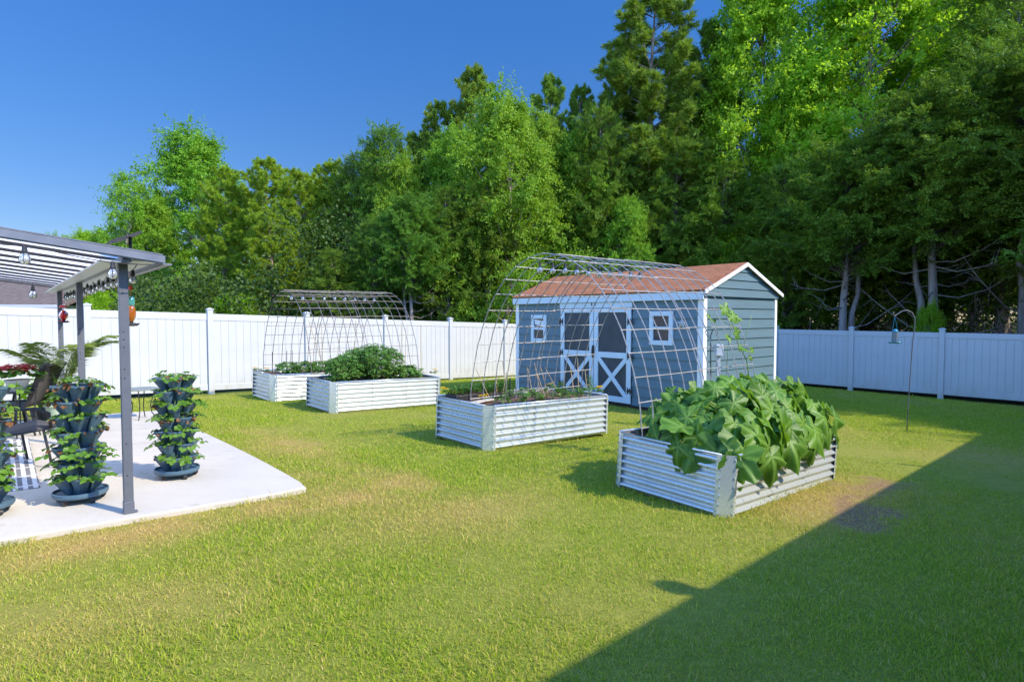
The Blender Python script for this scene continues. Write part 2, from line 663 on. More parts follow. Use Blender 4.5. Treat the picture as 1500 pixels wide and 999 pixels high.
def grass_mat():
    m, nt, out = newmat('grass_blade')
    geo = nt.nodes.new('ShaderNodeNewGeometry')
    a = nt.nodes.new('ShaderNodeAttribute')
    a.attribute_name = 'dry'
    c = mixc(nt, geo.outputs['Random Per Island'], (.21, .37, .014), (.50, .575, .040))
    s = mixc(nt, geo.outputs['Random Per Island'], (.60, .42, .12), (.78, .60, .24))
    col = mixc(nt, a.outputs['Fac'], c, s)
    d = N(nt, 'ShaderNodeBsdfPrincipled', Roughness=.55)
    d.inputs['Specular IOR Level'].default_value = .12
    nt.links.new(col, d.inputs['Base Color'])
    t = nt.nodes.new('ShaderNodeBsdfTranslucent')
    nt.links.new(mixc(nt, .4, col, (.38, .50, .04)), t.inputs[0])
    mx = nt.nodes.new('ShaderNodeMixShader')
    mx.inputs[0].default_value = .48
    nt.links.new(d.outputs[0], mx.inputs[1])
    nt.links.new(t.outputs[0], mx.inputs[2])
    nt.links.new(mx.outputs[0], out.inputs[0])
    return m


def in_lot_rect(x, y, s0, s1, t0, t1):
    s = x * E1[0] + y * E1[1]
    t = x * E2[0] + y * E2[1]
    return (s > s0) & (s < s1) & (t > t0) & (t < t1)


def make_grass():
    rg = np.random.default_rng(11)
    y0, y1, K = 1.3, 25.0, 26000.0
    # density K/Y per m2 over a wedge 2*1.1*Y wide  ->  uniform in Y
    n = int(2 * 1.1 * K * (y1 - y0))
    Y = rg.uniform(y0, y1, n)
    X = rg.uniform(-1.1, 1.1, n) * Y + .3
    keep = (behind_fence(X, Y) < .05)
    keep &= ~in_lot_rect(X, Y, -30, PAT_S + .0, PAT_T0 - .0, PAT_T1)
    for s, t, h in BEDS.values():
        keep &= ~in_lot_rect(X, Y, s, s + BED_L, t, t + BED_W)
    u = (X - SH_FL[0]) * SH_d[0] + (Y - SH_FL[1]) * SH_d[1]
    v = (X - SH_FL[0]) * SH_n[0] + (Y - SH_FL[1]) * SH_n[1]
    keep &= ~((u > 0) & (u < SH_L) & (v > 0) & (v < SH_D))
    d, b, w = lawn_state(X, Y)
    keep &= rg.random(n) > b * .80
    keep &= rg.random(n) > .35 * d
    X, Y, d, b = X[keep], Y[keep], d[keep], b[keep]
    n = len(X)
    nz = fnoise(X * 1.7, Y * 1.7)
    h = (.026 + .014 * rg.random(n) + .006 * nz) * (1 - .35 * b)
    # longer tufts by the worn patch, at the hook foot and along the slab edge
    tuft = blob(X, Y, *L(6.55, 1.75)[:2], .30, .12, TH) + .8 * blob(X, Y, *L(7.2, 1.45)[:2], .35, .1, TH) \
        + .45 * blob(X, Y, 7.05, 10.4, .7, .35, .2)
    s = X * E1[0] + Y * E1[1]
    t = X * E2[0] + Y * E2[1]
    edge = np.exp(-((t - PAT_T0 + .03) / .05) ** 2) * (s < PAT_S) * (nz > -.2)
    rim = np.zeros(n)
    for bs, bt, bh in BEDS.values():
        ds = np.maximum(np.maximum(bs - s, s - bs - BED_L), 0)
        dt = np.maximum(np.maximum(bt - t, t - bt - BED_W), 0)
        rim = np.maximum(rim, np.exp(-(np.hypot(ds, dt) / .055) ** 2))
    h *= 1 + 1.5 * np.clip(tuft, 0, 1) + .7 * edge + .9 * rim * rg.random(n)
    h *= np.where(rg.random(n) < .025, rg.uniform(1.3, 2.1, n), 1.0)
    wd = .0033 * (1 + Y / 6.5) * rg.uniform(.7, 1.3, n)
    yaw = rg.uniform(0, 2 * PI, n)
    lean = np.abs(rg.normal(.80, .35, n)).clip(.05, 1.35)
    laz = rg.uniform(0, 2 * PI, n)
    cx, sx = np.cos(yaw) * wd / 2, np.sin(yaw) * wd / 2
    zb = GZ(X, Y) - .004
    dx, dy = np.cos(laz) * np.sin(lean) * h, np.sin(laz) * np.sin(lean) * h
    dz = np.cos(lean) * h
    dryv = np.clip(d + rg.normal(0, .22, n) + (rg.random(n) < .17) * .6, 0, 1)
    P = lambda a, b_, c_: np.stack([a, b_, c_], 1)
    b0, b1 = P(X - cx, Y - sx, zb), P(X + cx, Y + sx, zb)
    mx, my, mz = X + dx * .42, Y + dy * .42, zb + dz * .62
    m0, m1 = P(mx - cx * .8, my - sx * .8, mz), P(mx + cx * .8, my + sx * .8, mz)
    tp = P(X + dx, Y + dy, zb + dz)
    V = np.stack([b0, b1, m1, m0, tp], 1).reshape(-1, 3)
    base = np.arange(n) * 5
    quads = np.stack([base, base + 1, base + 2, base + 3], 1)
    tris = np.stack([base + 3, base + 2, base + 4], 1)
    o = mesh_np('grass', V, [quads, tris], grass_mat(), attrs={'dry': np.repeat(dryv, 5)})
    tag(o, kind='stuff')
    return o


make_grass()

# ------------------------------------------------------------------ concrete patio slab
mb = MB()
ss = np.concatenate([np.linspace(-9, -1, 9), np.linspace(-.6, PAT_S, 14)])
tt = np.linspace(PAT_T0, PAT_T1, 30)
top, bot = [], []
rgp = random.Random(3)


def patio_pt(s, t, dz):
    p = L(s, t)
    return (p.x, p.y, p.z + dz)


ring = []
vs = []
for j, t in enumerate(tt):
    for i, s in enumerate(ss):
        # rounded front corner
        s_, t_ = s, t
        if i == len(ss) - 1 and j == 0:
            s_, t_ = s - .03, t + .03
        vs.append(patio_pt(s_, t_, .052))
ni, nj = len(ss), len(tt)
fs = [(j * ni + i, j * ni + i + 1, (j + 1) * ni + i + 1, (j + 1) * ni + i) for j in range(nj - 1) for i in range(ni - 1)]
edge = [j * ni + i for j, i in [(0, i) for i in range(ni)] + [(j, ni - 1) for j in range(1, nj)] + [(nj - 1, i) for i in range(ni - 2, -1, -1)]]
o = len(vs)
for k in edge:
    x, y, z = vs[k]
    jit = rgp.uniform(-.006, .012)
    a = Vector((x, y, 0)) - Vector((*(E1 * -3 + E2 * 8.6), 0))
    a.normalize()
    vs.append((x + a.x * (.010 + jit), y + a.y * (.010 + jit), z - .015))
o2 = len(vs)
for k in edge:
    x, y, z = vs[k]
    jit = rgp.uniform(-.008, .02)
    vs.append((x + a.x * jit, y + a.y * jit, z - .16))
for q in range(len(edge) - 1):
    fs.append((edge[q], o + q, o + q + 1, edge[q + 1]))
    fs.append((o + q, o2 + q, o2 + q + 1, o + q + 1))
mb.add(vs, fs)


def conc_mat():
    m, nt, out = newmat('patio_concrete')
    b = N(nt, 'ShaderNodeBsdfPrincipled', Roughness=.85)
    b.inputs['Specular IOR Level'].default_value = .3
    f1 = ramp(nt, noise(nt, .9, 6, .65), .36, .66)
    c = mixc(nt, f1, (.53, .475, .385), (.43, .375, .295))
    f2 = ramp(nt, noise(nt, 3.5, 6, .7, stretch=(1, 2.5, 1)), .55, .75)
    c = mixc(nt, f2, c, (.35, .295, .22))
    f3 = ramp(nt, noise(nt, 120, 2, .5), .3, .75)
    c = mixc(nt, f3, c, (.56, .52, .45))
    # saw-cut control joints
    tc = nt.nodes.new('ShaderNodeTexCoord')
    mp = nt.nodes.new('ShaderNodeMapping')
    mp.inputs['Rotation'].default_value = (0, 0, -TH)
    nt.links.new(tc.outputs['Object'], mp.inputs[0])
    sep = nt.nodes.new('ShaderNodeSeparateXYZ')
    nt.links.new(mp.outputs[0], sep.inputs[0])
    for k_, v_ in ((1, 8.55), (0, -.95)):
        cm = nt.nodes.new('ShaderNodeMath')
        cm.operation = 'COMPARE'
        cm.inputs[1].default_value, cm.inputs[2].default_value = v_, .006
        nt.links.new(sep.outputs[k_], cm.inputs[0])
        c = mixc(nt, cm.outputs[0], c, (.20, .18, .15))
    f4 = ramp(nt, noise(nt, 1.7, 7, .75), .60, .70)
    c = mixc(nt, f4, c, (.40, .35, .27))
    nt.links.new(c, b.inputs['Base Color'])
    bn = nt.nodes.new('ShaderNodeBump')
    bn.inputs['Strength'].default_value = .35
    bn.inputs['Distance'].default_value = .004
    nt.links.new(noise(nt, 90, 4, .7), bn.inputs['Height'])
    nt.links.new(bn.outputs[0], b.inputs['Normal'])
    nt.links.new(b.outputs[0], out.inputs[0])
    return m


patio = mb.build('patio', conc_mat())
tag(patio, kind='structure')

# ------------------------------------------------------------------ white vinyl fences


def fence_post(parent, h):
    m_ = MB()
    m_.box(-.064, .064, -.064, .064, -.12, h - .055)
    p = m_.build('post', M['vinyl'], parent, bevel=.006)
    c = MB()
    c.box(-.078, .078, -.078, .078, h - .055, h - .030)
    c.add([(-.07, -.07, h - .030), (.07, -.07, h - .030), (.07, .07, h - .030), (-.07, .07, h - .030), (0, 0, h)],
          [(0, 1, 4), (1, 2, 4), (2, 3, 4), (3, 0, 4)])
    c.build('cap', M['vinyl'], p)
    return p


def fence_panel(parent, x0, x1, dz, hs=1.0):
    """boards between two posts; the bay racks down the slope by dz"""
    ln = x1 - x0
    zf = lambda x: dz * (x - x0) / ln
    b = MB()
    nb = 13
    H1, H2, H3 = 1.66 * hs, 1.61 * hs, 1.755 * hs
    a0, a1 = x0 + .064, x1 - .064
    wd = (a1 - a0) / nb
    b_ = MB()
    for i in range(nb):
        p, q = a0 + i * wd + .0022, a0 + (i + 1) * wd - .0022
        z0a, z0b = zf(p) + .12, zf(q) + .12
        z1a, z1b = zf(p) + H1, zf(q) + H1
        d = .011
        # board with chamfered long edges
        prof = [(p, -d + .005), (p + .006, -d), (q - .006, -d), (q, -d + .005), (q, d - .005), (q - .006, d), (p + .006, d), (p, d - .005)]
        vs = [(x, y, zf(x) + .12) for x, y in prof] + [(x, y, zf(x) + H1) for x, y in prof]
        fs = [(k, (k + 1) % 8, 8 + (k + 1) % 8, 8 + k) for k in range(8)]
        b.add(vs, fs)
    vs = [(a0, -.003, zf(a0) + .12), (a1, -.003, zf(a1) + .12), (a1, -.003, zf(a1) + H1), (a0, -.003, zf(a0) + H1),
          (a0, .003, zf(a0) + .12), (a1, .003, zf(a1) + .12), (a1, .003, zf(a1) + H1), (a0, .003, zf(a0) + H1)]
    b.add(vs, [(0, 1, 2, 3), (7, 6, 5, 4)])
    p = b.build('panel', M['vinyl'], parent)
    for nm, z0, z1 in (('bottom_rail', .075, .215), ('top_rail', H2, H3)):
        r = MB()
        e = .022
        vs = []
        for x in (a0, a1):
            for y in (-e, e):
                for z in (z0, z1):
                    vs.append((x, y, zf(x) + z))
        r.add(vs, [(0, 1, 3, 2), (4, 6, 7, 5), (0, 4, 5, 1), (2, 3, 7, 6), (1, 5, 7, 3), (0, 2, 6, 4)])
        r.build(nm, M['vinyl'], p, bevel=.004)
    return p


def make_fence(label, P0, Z0, dirv, dz, k0, k1, FS=FS, hs=1.0):
    ang = math.atan2(dirv[1], dirv[0])
    o = P0 + dirv * FS * k0
    root = thing('privacy_fence', label, 'fence', (o[0], o[1], Z0 + dz * k0), ang)
    ks = list(range(k0, k1 + 1))
    for i, k in enumerate(ks):
        p = fence_post(root, 1.89 * hs)
        p.location = ((k - k0) * FS, 0, dz * (k - k0))
        if i + 1 < len(ks):
            q = fence_panel(root, 0, (ks[i + 1] - k) * FS, dz * (ks[i + 1] - k), hs)
            q.location = ((k - k0) * FS, 0, dz * (k - k0))
    return root


make_fence('long white vinyl privacy fence in full sun behind the arches and the patio', LP0, LZ0, LD, LDZ, -7, 6, FSL, 1.1)
make_fence('white vinyl privacy fence in blue shade beyond the bird feeder', RP0, RZ0, RD, RDZ, -3, 8)

# ------------------------------------------------------------------ shed
SZ = -.20
shed = thing('garden_shed', 'blue sided garden shed with double barn doors and red brown shingle roof', 'shed',
             (SH_FL[0], SH_FL[1], SZ), SH_A)
SE, SR = 2.449, 3.013   # eave, ridge (local)


def lap_wall(x0, x1, z0, z1f, step=.205, holes=(), y=0.0):
    """lapped siding along local x from x0 to x1 facing -y; z1f(x) top outline; holes are (x0,x1,z0,z1)"""
    m_ = MB()
    z = z0
    zmax = max(z1f(x0), z1f(x1), z1f((x0 + x1) / 2))
    cuts = sorted({x0, x1} | {h[k] for h in holes for k in (0, 1)})
    while z < zmax - 1e-4:
        zt = min(z + step, zmax)
        for a, b in zip(cuts[:-1], cuts[1:]):
            mid = (a + b) / 2
            segs = [(z, zt)]
            for h in holes:
                if h[0] <= mid <= h[1]:
                    ns = []
                    for p, q in segs:
                        if h[3] <= p or h[2] >= q:
                            ns.append((p, q))
                        else:
                            if p < h[2]:
                                ns.append((p, h[2]))
                            if q > h[3]:
                                ns.append((h[3], q))
                    segs = ns
            for p, q in segs:
                # clip to the roof outline
                def off(zz):
                    f = (zz - z) / step
                    return y - .024 * (1 - f) if f > .10 else y - .024
                xs = [a, b]
                if z1f(a) < q - 1e-6 or z1f(b) < q - 1e-6:
                    n = 12
                    xs = [a + (b - a) * i / n for i in range(n + 1)]
                for u, v in zip(xs[:-1], xs[1:]):
                    qa, qb = min(q, z1f(u)), min(q, z1f(v))
                    if qa <= p + 1e-4 and qb <= p + 1e-4:
                        continue
                    qa, qb = max(qa, p), max(qb, p)
                    m_.add([(u, off(p), p), (v, off(p), p), (v, off(qb), qb), (u, off(qa), qa)], [(0, 1, 2, 3)])
                    if abs(p - z) < 1e-6:
                        m_.add([(u, y, p), (v, y, p), (v, off(p), p), (u, off(p), p)], [(0, 1, 2, 3)])
        z += step
    return m_


DX0, DX1 = 1.655, 3.765
W1 = (.615, 1.125, 1.33, 1.97)
W2 = (4.245, 4.77, 1.385, 2.03)
flat = lambda v: (lambda x: v)
gab = lambda x: SE - .02 + (SR - SE) * (1 - abs(x - SH_D / 2) / (SH_D / 2))
lap_wall(.10, SH_L - .10, .06, flat(SE - .19), holes=[(DX0, DX1, 0, 2.3), W1, W2]).build('front_wall', M['siding'], shed)
backm = Matrix.Translation((SH_L, SH_D, 0)) @ Matrix.Rotation(PI, 4, 'Z')
lap_wall(.0, SH_L, .06, flat(SE - .03)).build('back_wall', M['siding'], shed, xform=backm)
gm = Matrix.Translation((SH_L, 0, 0)) @ Matrix.Rotation(PI / 2, 4, 'Z')
lap_wall(.09, SH_D - .07, .06, flat(2.33)).build('end_wall', M['siding'], shed, xform=gm)
lap_wall(-.05, SH_D + .05, 2.335, gab, step=.17, y=-.035).build('gable', M['siding'], shed, xform=gm)
gm2 = Matrix.Translation((0, SH_D, 0)) @ Matrix.Rotation(-PI / 2, 4, 'Z')
lap_wall(.07, SH_D - .07, .06, gab).build('end_wall', M['siding'], shed, xform=gm2)
m_ = MB()
m_.box(.03, SH_L - .03, .03, SH_D - .03, -.12, .05)
m_.build('skid_base', M['black'], shed)
inn = MB()
inn.box(.02, SH_L - .02, .06, SH_D - .04, .06, SE - .06)
inn.build('lining', M['doorpanel'], shed)
# corner posts
for nm, (a, b, c, d) in {'a': (-.02, .10, -.03, .07), 'b': (SH_L - .10, SH_L + .028, -.03, .09), 'c': (SH_L - .07, SH_L + .028, SH_D - .07, SH_D + .03),
                         'd': (-.03, .07, SH_D - .07, SH_D + .03)}.items():
    m_ = MB()
    m_.box(a, b, c, d, .02, SE - .10 if nm in 'cd' else SE - .165)
    m_.build('corner_trim', M['shedwhite'], shed, bevel=.004)
# fascia along the front eave and header over the doors
m_ = MB()
m_.box(-.06, SH_L + .06, -.10, -.075, SE - .185, SE - .005)
m_.box(-.06, SH_L + .06, -.075, .0, SE - .185, SE - .165)
m_.build('fascia', M['shedtrim'], shed, bevel=.004)
m_ = MB()
m_.box(DX0 - .02, DX1 + .02, -.062, 0, 2.135, SE - .19)
m_.build('door_header', M['shedtrim'], shed, bevel=.004)


def barn_door(x0, x1, mirror):
    d = MB()
    w = x1 - x0
    d.box(.10, w - .10, -.030, -.012, .10, 2.03)
    dr_ = d.build('door', M['doorpanel'], shed)
    dr_.location = (x0, 0, 0)
    f = MB()
    y0, y1 = -.058, -.031
    st = .125
    f.box(.006, st, y0, y1, .085, 2.125)
    f.box(w - st, w - .006, y0, y1, .085, 2.125)
    f.box(st, w - st, y0 + .003, y1, 2.035, 2.125)
    f.box(st, w - st, y0 + .003, y1, 1.04, 1.165)
    f.box(st, w - st, y0 + .003, y1, .085, .21)
    f.build('door_frame', M['shedtrim'], dr_, bevel=.003)
    x = MB()
    a, b, c, e = st + .0, w - st, .21, 1.04
    x.bar((a + .02, -.047, c + .02), (b - .02, -.047, e - .02), .022, .10, up=(0, 1, 0))
    x.bar((a + .02, -.041, e - .02), (b - .02, -.041, c + .02), .022, .10, up=(0, 1, 0))
    x2 = MB()
    for (p, q, yy) in (((a, c), (b, e), -.0445), ((a, e), (b, c), -.0475)):
        dx_, dz_ = q[0] - p[0], q[1] - p[1]
        ln = math.hypot(dx_, dz_)
        nx_, nz_ = -dz_ / ln * .048, dx_ / ln * .048
        vs = []
        for y in (yy - .010, yy + .010):
            vs += [(p[0] + nx_, y, p[1] + nz_), (p[0] - nx_, y, p[1] - nz_), (q[0] - nx_, y, q[1] - nz_), (q[0] + nx_, y, q[1] + nz_)]
        x2.add(vs, [(0, 1, 2, 3), (7, 6, 5, 4), (0, 4, 5, 1), (1, 5, 6, 2), (2, 6, 7, 3), (3, 7, 4, 0)])
    x2.build('cross_brace', M['shedtrim'], dr_)
    for z in (1.83, 1.10, .36):
        h = MB()
        hx = w - .015 if not mirror else .015
        sgn = -1 if not mirror else 1
        for sg in (1, -1):
            a_ = [(hx, z), (hx + sgn * .085 * sg, z + .085), (hx + sgn * .075 * sg, z + .02), (hx + sgn * .10 * sg, z),
                  (hx + sgn * .075 * sg, z - .02), (hx + sgn * .085 * sg, z - .085)]
            if sg == -1:
                a_ = [(hx + (px_ - hx) * .7, pz_) for px_, pz_ in a_]
            vs = [(px_, -.066, pz_) for px_, pz_ in a_] + [(px_, -.0585, pz_) for px_, pz_ in a_]
            h.add(vs, [(0, 1, 2), (0, 2, 3), (0, 3, 4), (0, 4, 5), (0, 1, 7, 6), (1, 2, 8, 7), (2, 3, 9, 8), (3, 4, 10, 9), (4, 5, 11, 10), (5, 0, 6, 11)])
        h.tube([(hx, -.064, z - .07), (hx, -.064, z + .07)], .009, 6)
        h.build('hinge', M['black'], dr_)
    return dr_


MIDX = 2.71
barn_door(DX0, MIDX - .004, True)
d2 = barn_door(MIDX + .004, DX1, False)
m_ = MB()
m_.box(-.039, .024, -.072, -.0585, 1.02, 1.30)
m_.tube([(-.009, -.07, 1.06), (-.009, -.105, 1.09), (-.009, -.105, 1.24), (-.009, -.07, 1.27)], .010, 8)
m_.build('handle', M['black'], d2)
m_ = MB()
m_.box(-.104, -.074, -.07, -.0585, .38, .44)
m_.build('latch', M['black'], d2)
m_ = MB()
for x_ in (2.66, 2.76):
    m_.tube([(x_, -.066, 2.19), (x_, -.075, 2.20), (x_ + .01, -.09, 2.25), (x_ + .005, -.075, 2.29)], .008, 6)
m_.build('hook', M['black'], shed)


def shed_window(w, curtain):
    a, b, c, d = w
    f = MB()
    t = .075
    for bx in ((a - .02, a + t, c - .02, d + .02), (b - t, b + .02, c - .02, d + .02)):
        f.box(bx[0], bx[1], -.052, .02, bx[2], bx[3])
    f.box(a + t, b - t, -.051, .02, d - t, d + .02)
    f.box(a + t, b - t, -.051, .02, c - .02, c + t)
    f.box(a + t, b - t, -.047, .02, (c + d) / 2 - .03, (c + d) / 2 + .03)
    win = f.build('window', M['shedtrim'], shed, bevel=.003)
    p = MB()
    p.box(a + t - .005, b - t + .005, -.018, -.012, c + t - .005, d - t + .005)
    p.build('pane', M['pane'], win)
    if curtain:
        q = MB()
        q.add([(a + t, -.021, d - t - .02), (b - t, -.021, d - t - .06), (b - t, -.021, (c + d) / 2 + .05), (a + t + .03, -.021, (c + d) / 2 + .10)], [(0, 1, 2, 3)])
        q.build('paper', M['shedwhite'], win)
    return win


shed_window(W1, True)
shed_window(W2, False)


def roof_plane(pts, uvs, name, mat, parent, thick=.035):
    me = bpy.data.meshes.new(name)
    n = len(pts)
    a = (Vector(pts[1]) - Vector(pts[0])).cross(Vector(pts[2]) - Vector(pts[1])).normalized()
    vs = [Vector(p) for p in pts] + [Vector(p) - a * thick for p in pts]
    fs = [tuple(range(n)), tuple(range(2 * n - 1, n - 1, -1))] + [(i, n + i, n + (i + 1) % n, (i + 1) % n) for i in range(n)]
    me.from_pydata([tuple(v) for v in vs], [], fs)
    uv = me.uv_layers.new(name='UVMap')
    for p in me.polygons:
        for li in p.loop_indices:
            vi = me.loops[li].vertex_index
            uv.data[li].uv = uvs[vi % n]
    me.materials.append(mat)
    o_ = bpy.data.objects.new(name, me)
    COL.objects.link(o_)
    o_.parent = parent
    return o_


ov = .12
zo = (SR - SE) / (SH_D / 2)
sl = math.hypot(SH_D / 2 + ov, (SH_D / 2 + ov) * zo)
xa, xb = -.085, SH_L + .10
yf, yb = -ov, SH_D + ov
ze_, zr_ = SE + .02 - ov * zo * .0, SR + .035
roof_plane([(xa, yf, SE), (xb, yf, SE), (xb, SH_D / 2, zr_), (xa, SH_D / 2, zr_)], [(0, 0), (xb - xa, 0), (xb - xa, sl), (0, sl)], 'roof', M['shingle'], shed)
roof_plane([(xb, yb, SE), (xa, yb, SE), (xa, SH_D / 2, zr_), (xb, SH_D / 2, zr_)], [(0, 0), (xb - xa, 0), (xb - xa, sl), (0, sl)], 'roof', M['shingle'], shed)
m_ = MB()
for yy in (yf, yb):
    p, q = Vector((xb + .012, yy, SE - .03)), Vector((xb + .012, SH_D / 2, zr_ - .03))
    m_.add([p + Vector((-.015, 0, -.05)), p + Vector((.012, 0, -.05)), p + Vector((.012, 0, .022)), p + Vector((-.015, 0, .022)),
            q + Vector((-.015, 0, -.05)), q + Vector((.012, 0, -.05)), q + Vector((.012, 0, .022)), q + Vector((-.015, 0, .022))],
           [(0, 1, 2, 3), (7, 6, 5, 4), (0, 4, 5, 1), (1, 5, 6, 2), (2, 6, 7, 3), (3, 7, 4, 0)])
m_.build('rake_trim', M['shedwhite'], shed)

# star ornament on the shed wall
st_ = thing('star_ornament', 'white star ornament hung on the shed wall beside the small window', 'ornament',
            tuple(Vector((*(SH_FL + SH_d * 4.99 - SH_n * .04), SZ + 1.80))), SH_A)
m_ = MB()
pts = [(math.cos(PI / 2 + k * PI / 5) * (.125 if k % 2 == 0 else .05), math.sin(PI / 2 + k * PI / 5) * (.125 if k % 2 == 0 else .05)) for k in range(10)]
m_.add([(x, 0, z) for x, z in pts] + [(0, -.03, 0), (0, .004, 0)],
       [(k, (k + 1) % 10, 10) for k in range(10)] + [((k + 1) % 10, k, 11) for k in range(10)])
m_.build('star', M['vinyl'], st_)

# ------------------------------------------------------------------ the home beside the lawn (its eave throws the long shadow)
home = thing('house', 'low pale house whose eave shades the near side of the lawn', 'house', tuple(L(0, 0, -.2)), TH)
HX0, HX1, HY0, HY1, HE = -7.0, 17.2, -12.5, -1.62, 3.0
m_ = MB()
m_.box(HX0 + .45, HX1 - .45, HY0 + .45, HY1, -1.2, HE)
m_.build('wall', pm('house_siding', (.45, .44, .41), (.40, .39, .37), 3, .7), home)
rise = 2.0
hy = (HY0 + HY1) / 2
EY = -1.17
roof_plane([(HX1, EY, HE), (HX0, EY, HE), (HX0, hy, HE + rise), (HX1, hy, HE + rise)], [(0, 0), (21, 0), (21, 6), (0, 6)], 'roof', M['shingle_grey'], home, .12)
roof_plane([(HX0, HY0, HE), (HX1, HY0, HE), (HX1, hy, HE + rise), (HX0, hy, HE + rise)], [(0, 0), (21, 0), (21, 6), (0, 6)], 'roof', M['shingle_grey'], home, .12)
m_ = MB()
m_.box(HX0, HX1, EY, EY + .10, HE - .14, HE)
m_.build('gutter', M['vinyl'], home)
for wx in (1.5, 6.0, 10.5):
    m_ = MB()
    m_.box(wx, wx + .08, HY1 + .003, HY1 + .05, .9, 2.3)
    m_.box(wx + 1.12, wx + 1.2, HY1 + .003, HY1 + .05, .9, 2.3)
    m_.box(wx + .08, wx + 1.12, HY1 + .003, HY1 + .05, 2.22, 2.3)
    m_.box(wx + .08, wx + 1.12, HY1 + .003, HY1 + .05, .9, .98)
    w_ = m_.build('window', M['vinyl'], home)
    m_ = MB()
    m_.box(wx + .08, wx + 1.12, HY1 + .004, HY1 + .02, .98, 2.22)
    m_.build('pane', M['pane'], w_)
for vx, vh, vr in ((4.64, .26, .07), (10.43, .34, .035), (13.55, .34, .032), (15.7, .25, .03)):  # unseen posts on the eave, read from notches in its shadow
    m_ = MB()
    m_.tube([(vx, EY - .05, HE - .02), (vx, EY - .05, HE + vh)], vr, 10)
    m_.ball((vx, EY - .05, HE + vh), vr * 1.4, 8)
    m_.build('unseen_eave_post', M['black'], home)

# ------------------------------------------------------------------ neighbour's house behind the sunny fence
nb_ = thing('house', 'neighbouring house with low brown shingle roof showing over the fence below the pergola', 'house', (-19.5, 25.5, -.2), R(8))
m_ = MB()
m_.box(-15, .0, 0, 9, -.5, 2.45)
m_.build('wall', pm('neighbour_wall', (.62, .58, .52), (.56, .53, .48), 3, .7), nb_)
roof_plane([(-15.4, -.5, 2.5), (.4, -.5, 2.5), (.4, 4.5, 4.0), (-15.4, 4.5, 4.0)], [(0, 0), (15.8, 0), (15.8, 5.5), (0, 5.5)], 'roof', M['shingle_grey'], nb_, .12)
roof_plane([(.4, 9.5, 2.5), (-15.4, 9.5, 2.5), (-15.4, 4.5, 4.0), (.4, 4.5, 4.0)], [(0, 0), (15.8, 0), (15.8, 5.5), (0, 5.5)], 'roof', M['shingle_grey'], nb_, .12)
m_ = MB()
m_.box(-15.4, .4, -.56, -.505, 2.33, 2.48)
m_.build('gutter', M['vinyl'], nb_)
m_ = MB()
m_.box(-9.6, -3.2, -.06, -.002, 1.2, 2.25)
w_ = m_.build('window', M['pane'], nb_)
m_ = MB()
m_.box(-9.75, -9.6, -.09, -.002, 1.1, 2.3)
m_.box(-3.2, -3.05, -.09, -.002, 1.1, 2.3)
m_.build('frame', M['vinyl'], w_)

# ------------------------------------------------------------------ pergola over the patio
PG_S = .725
PG_Z = 2.135
pg = thing('pergola', 'slate grey metal pergola with translucent white roof panels over the patio', 'pergola', tuple(L(PG_S, 5.42)), TH)
pz0 = L(PG_S, 5.42).z


def P3(s, t, z):
    """lot coordinates, absolute height -> pergola local"""
    return Vector((s - PG_S, t - 5.42, z - pz0))


def roof_z(s):
    return PG_Z + .035 + (PG_S - s) * .123


for i, t in enumerate((5.42, 8.72, 11.80)):
    g = L(PG_S, t).z + .055
    m_ = MB()
    a = P3(PG_S, t, g)
    h = PG_Z - g
    m_.box(a.x - .032, a.x + .032, a.y - .032, a.y + .032, a.z, a.z + h)
    p = m_.build('post', M['slate'], pg, bevel=.005)
    m_ = MB()
    m_.box(a.x - .0355, a.x + .0355, a.y - .0355, a.y + .0355, a.z, a.z + .09)
    m_.box(a.x + .0355, a.x + .06, a.y - .03, a.y + .03, a.z, a.z + .006)
    m_.build('base_plate', M['slate'], p, bevel=.003)
    b = MB()
    for z in (.55, 1.06, 1.13, 1.30, 1.36, 1.42, 1.72, .30):
        b.tube([(a.x - .034, a.y - .008, a.z + z), (a.x - .026, a.y - .008, a.z + z)], .006, 8)
        b.tube([(a.x - .008, a.y - .034, a.z + z), (a.x - .008, a.y - .026, a.z + z)], .006, 8)
    b.build('bolt', M['black'], p)
m_ = MB()
a, b = P3(PG_S, 5.20, PG_Z), P3(PG_S, 12.15, PG_Z)
m_.box(a.x - .03, a.x + .03, a.y, b.y, a.z - .001, a.z + .045)
m_.build('beam', M['slate'], pg, bevel=.004)
m_ = MB()
m_.box(a.x + .035, a.x + .20, a.y, b.y, a.z + .010, a.z + .022)
m_.box(a.x - .16, a.x - .035, a.y, b.y, a.z - .004, a.z + .012)
m_.build('soffit_strip', M['vinyl'], pg)
S_HI = -3.2
for k in range(12):
    t = 5.24 + k * .61
    m_ = MB()
    m_.bar(P3(.90, t, roof_z(.90) + .030), P3(S_HI, t, roof_z(S_HI) + .030), .030, .024)
    m_.build('rafter', M['rafter'], pg)
for s in (-.25, -1.5, -2.7):
    m_ = MB()
    m_.bar(P3(s, 5.2, roof_z(s) + .075), P3(s, 12.05, roof_z(s) + .075), .06, .045)
    m_.build('purlin', M['rafter'], pg)
for k in range(11):
    t0, t1 = 5.24 + k * .61 + .004, 5.24 + (k + 1) * .61 - .004
    m_ = MB()
    m_.bar(P3(.93, (t0 + t1) / 2, roof_z(.93) + .050), P3(S_HI, (t0 + t1) / 2, roof_z(S_HI) + .050), t1 - t0, .010)
    m_.build('roof_panel', M['panel'], pg)
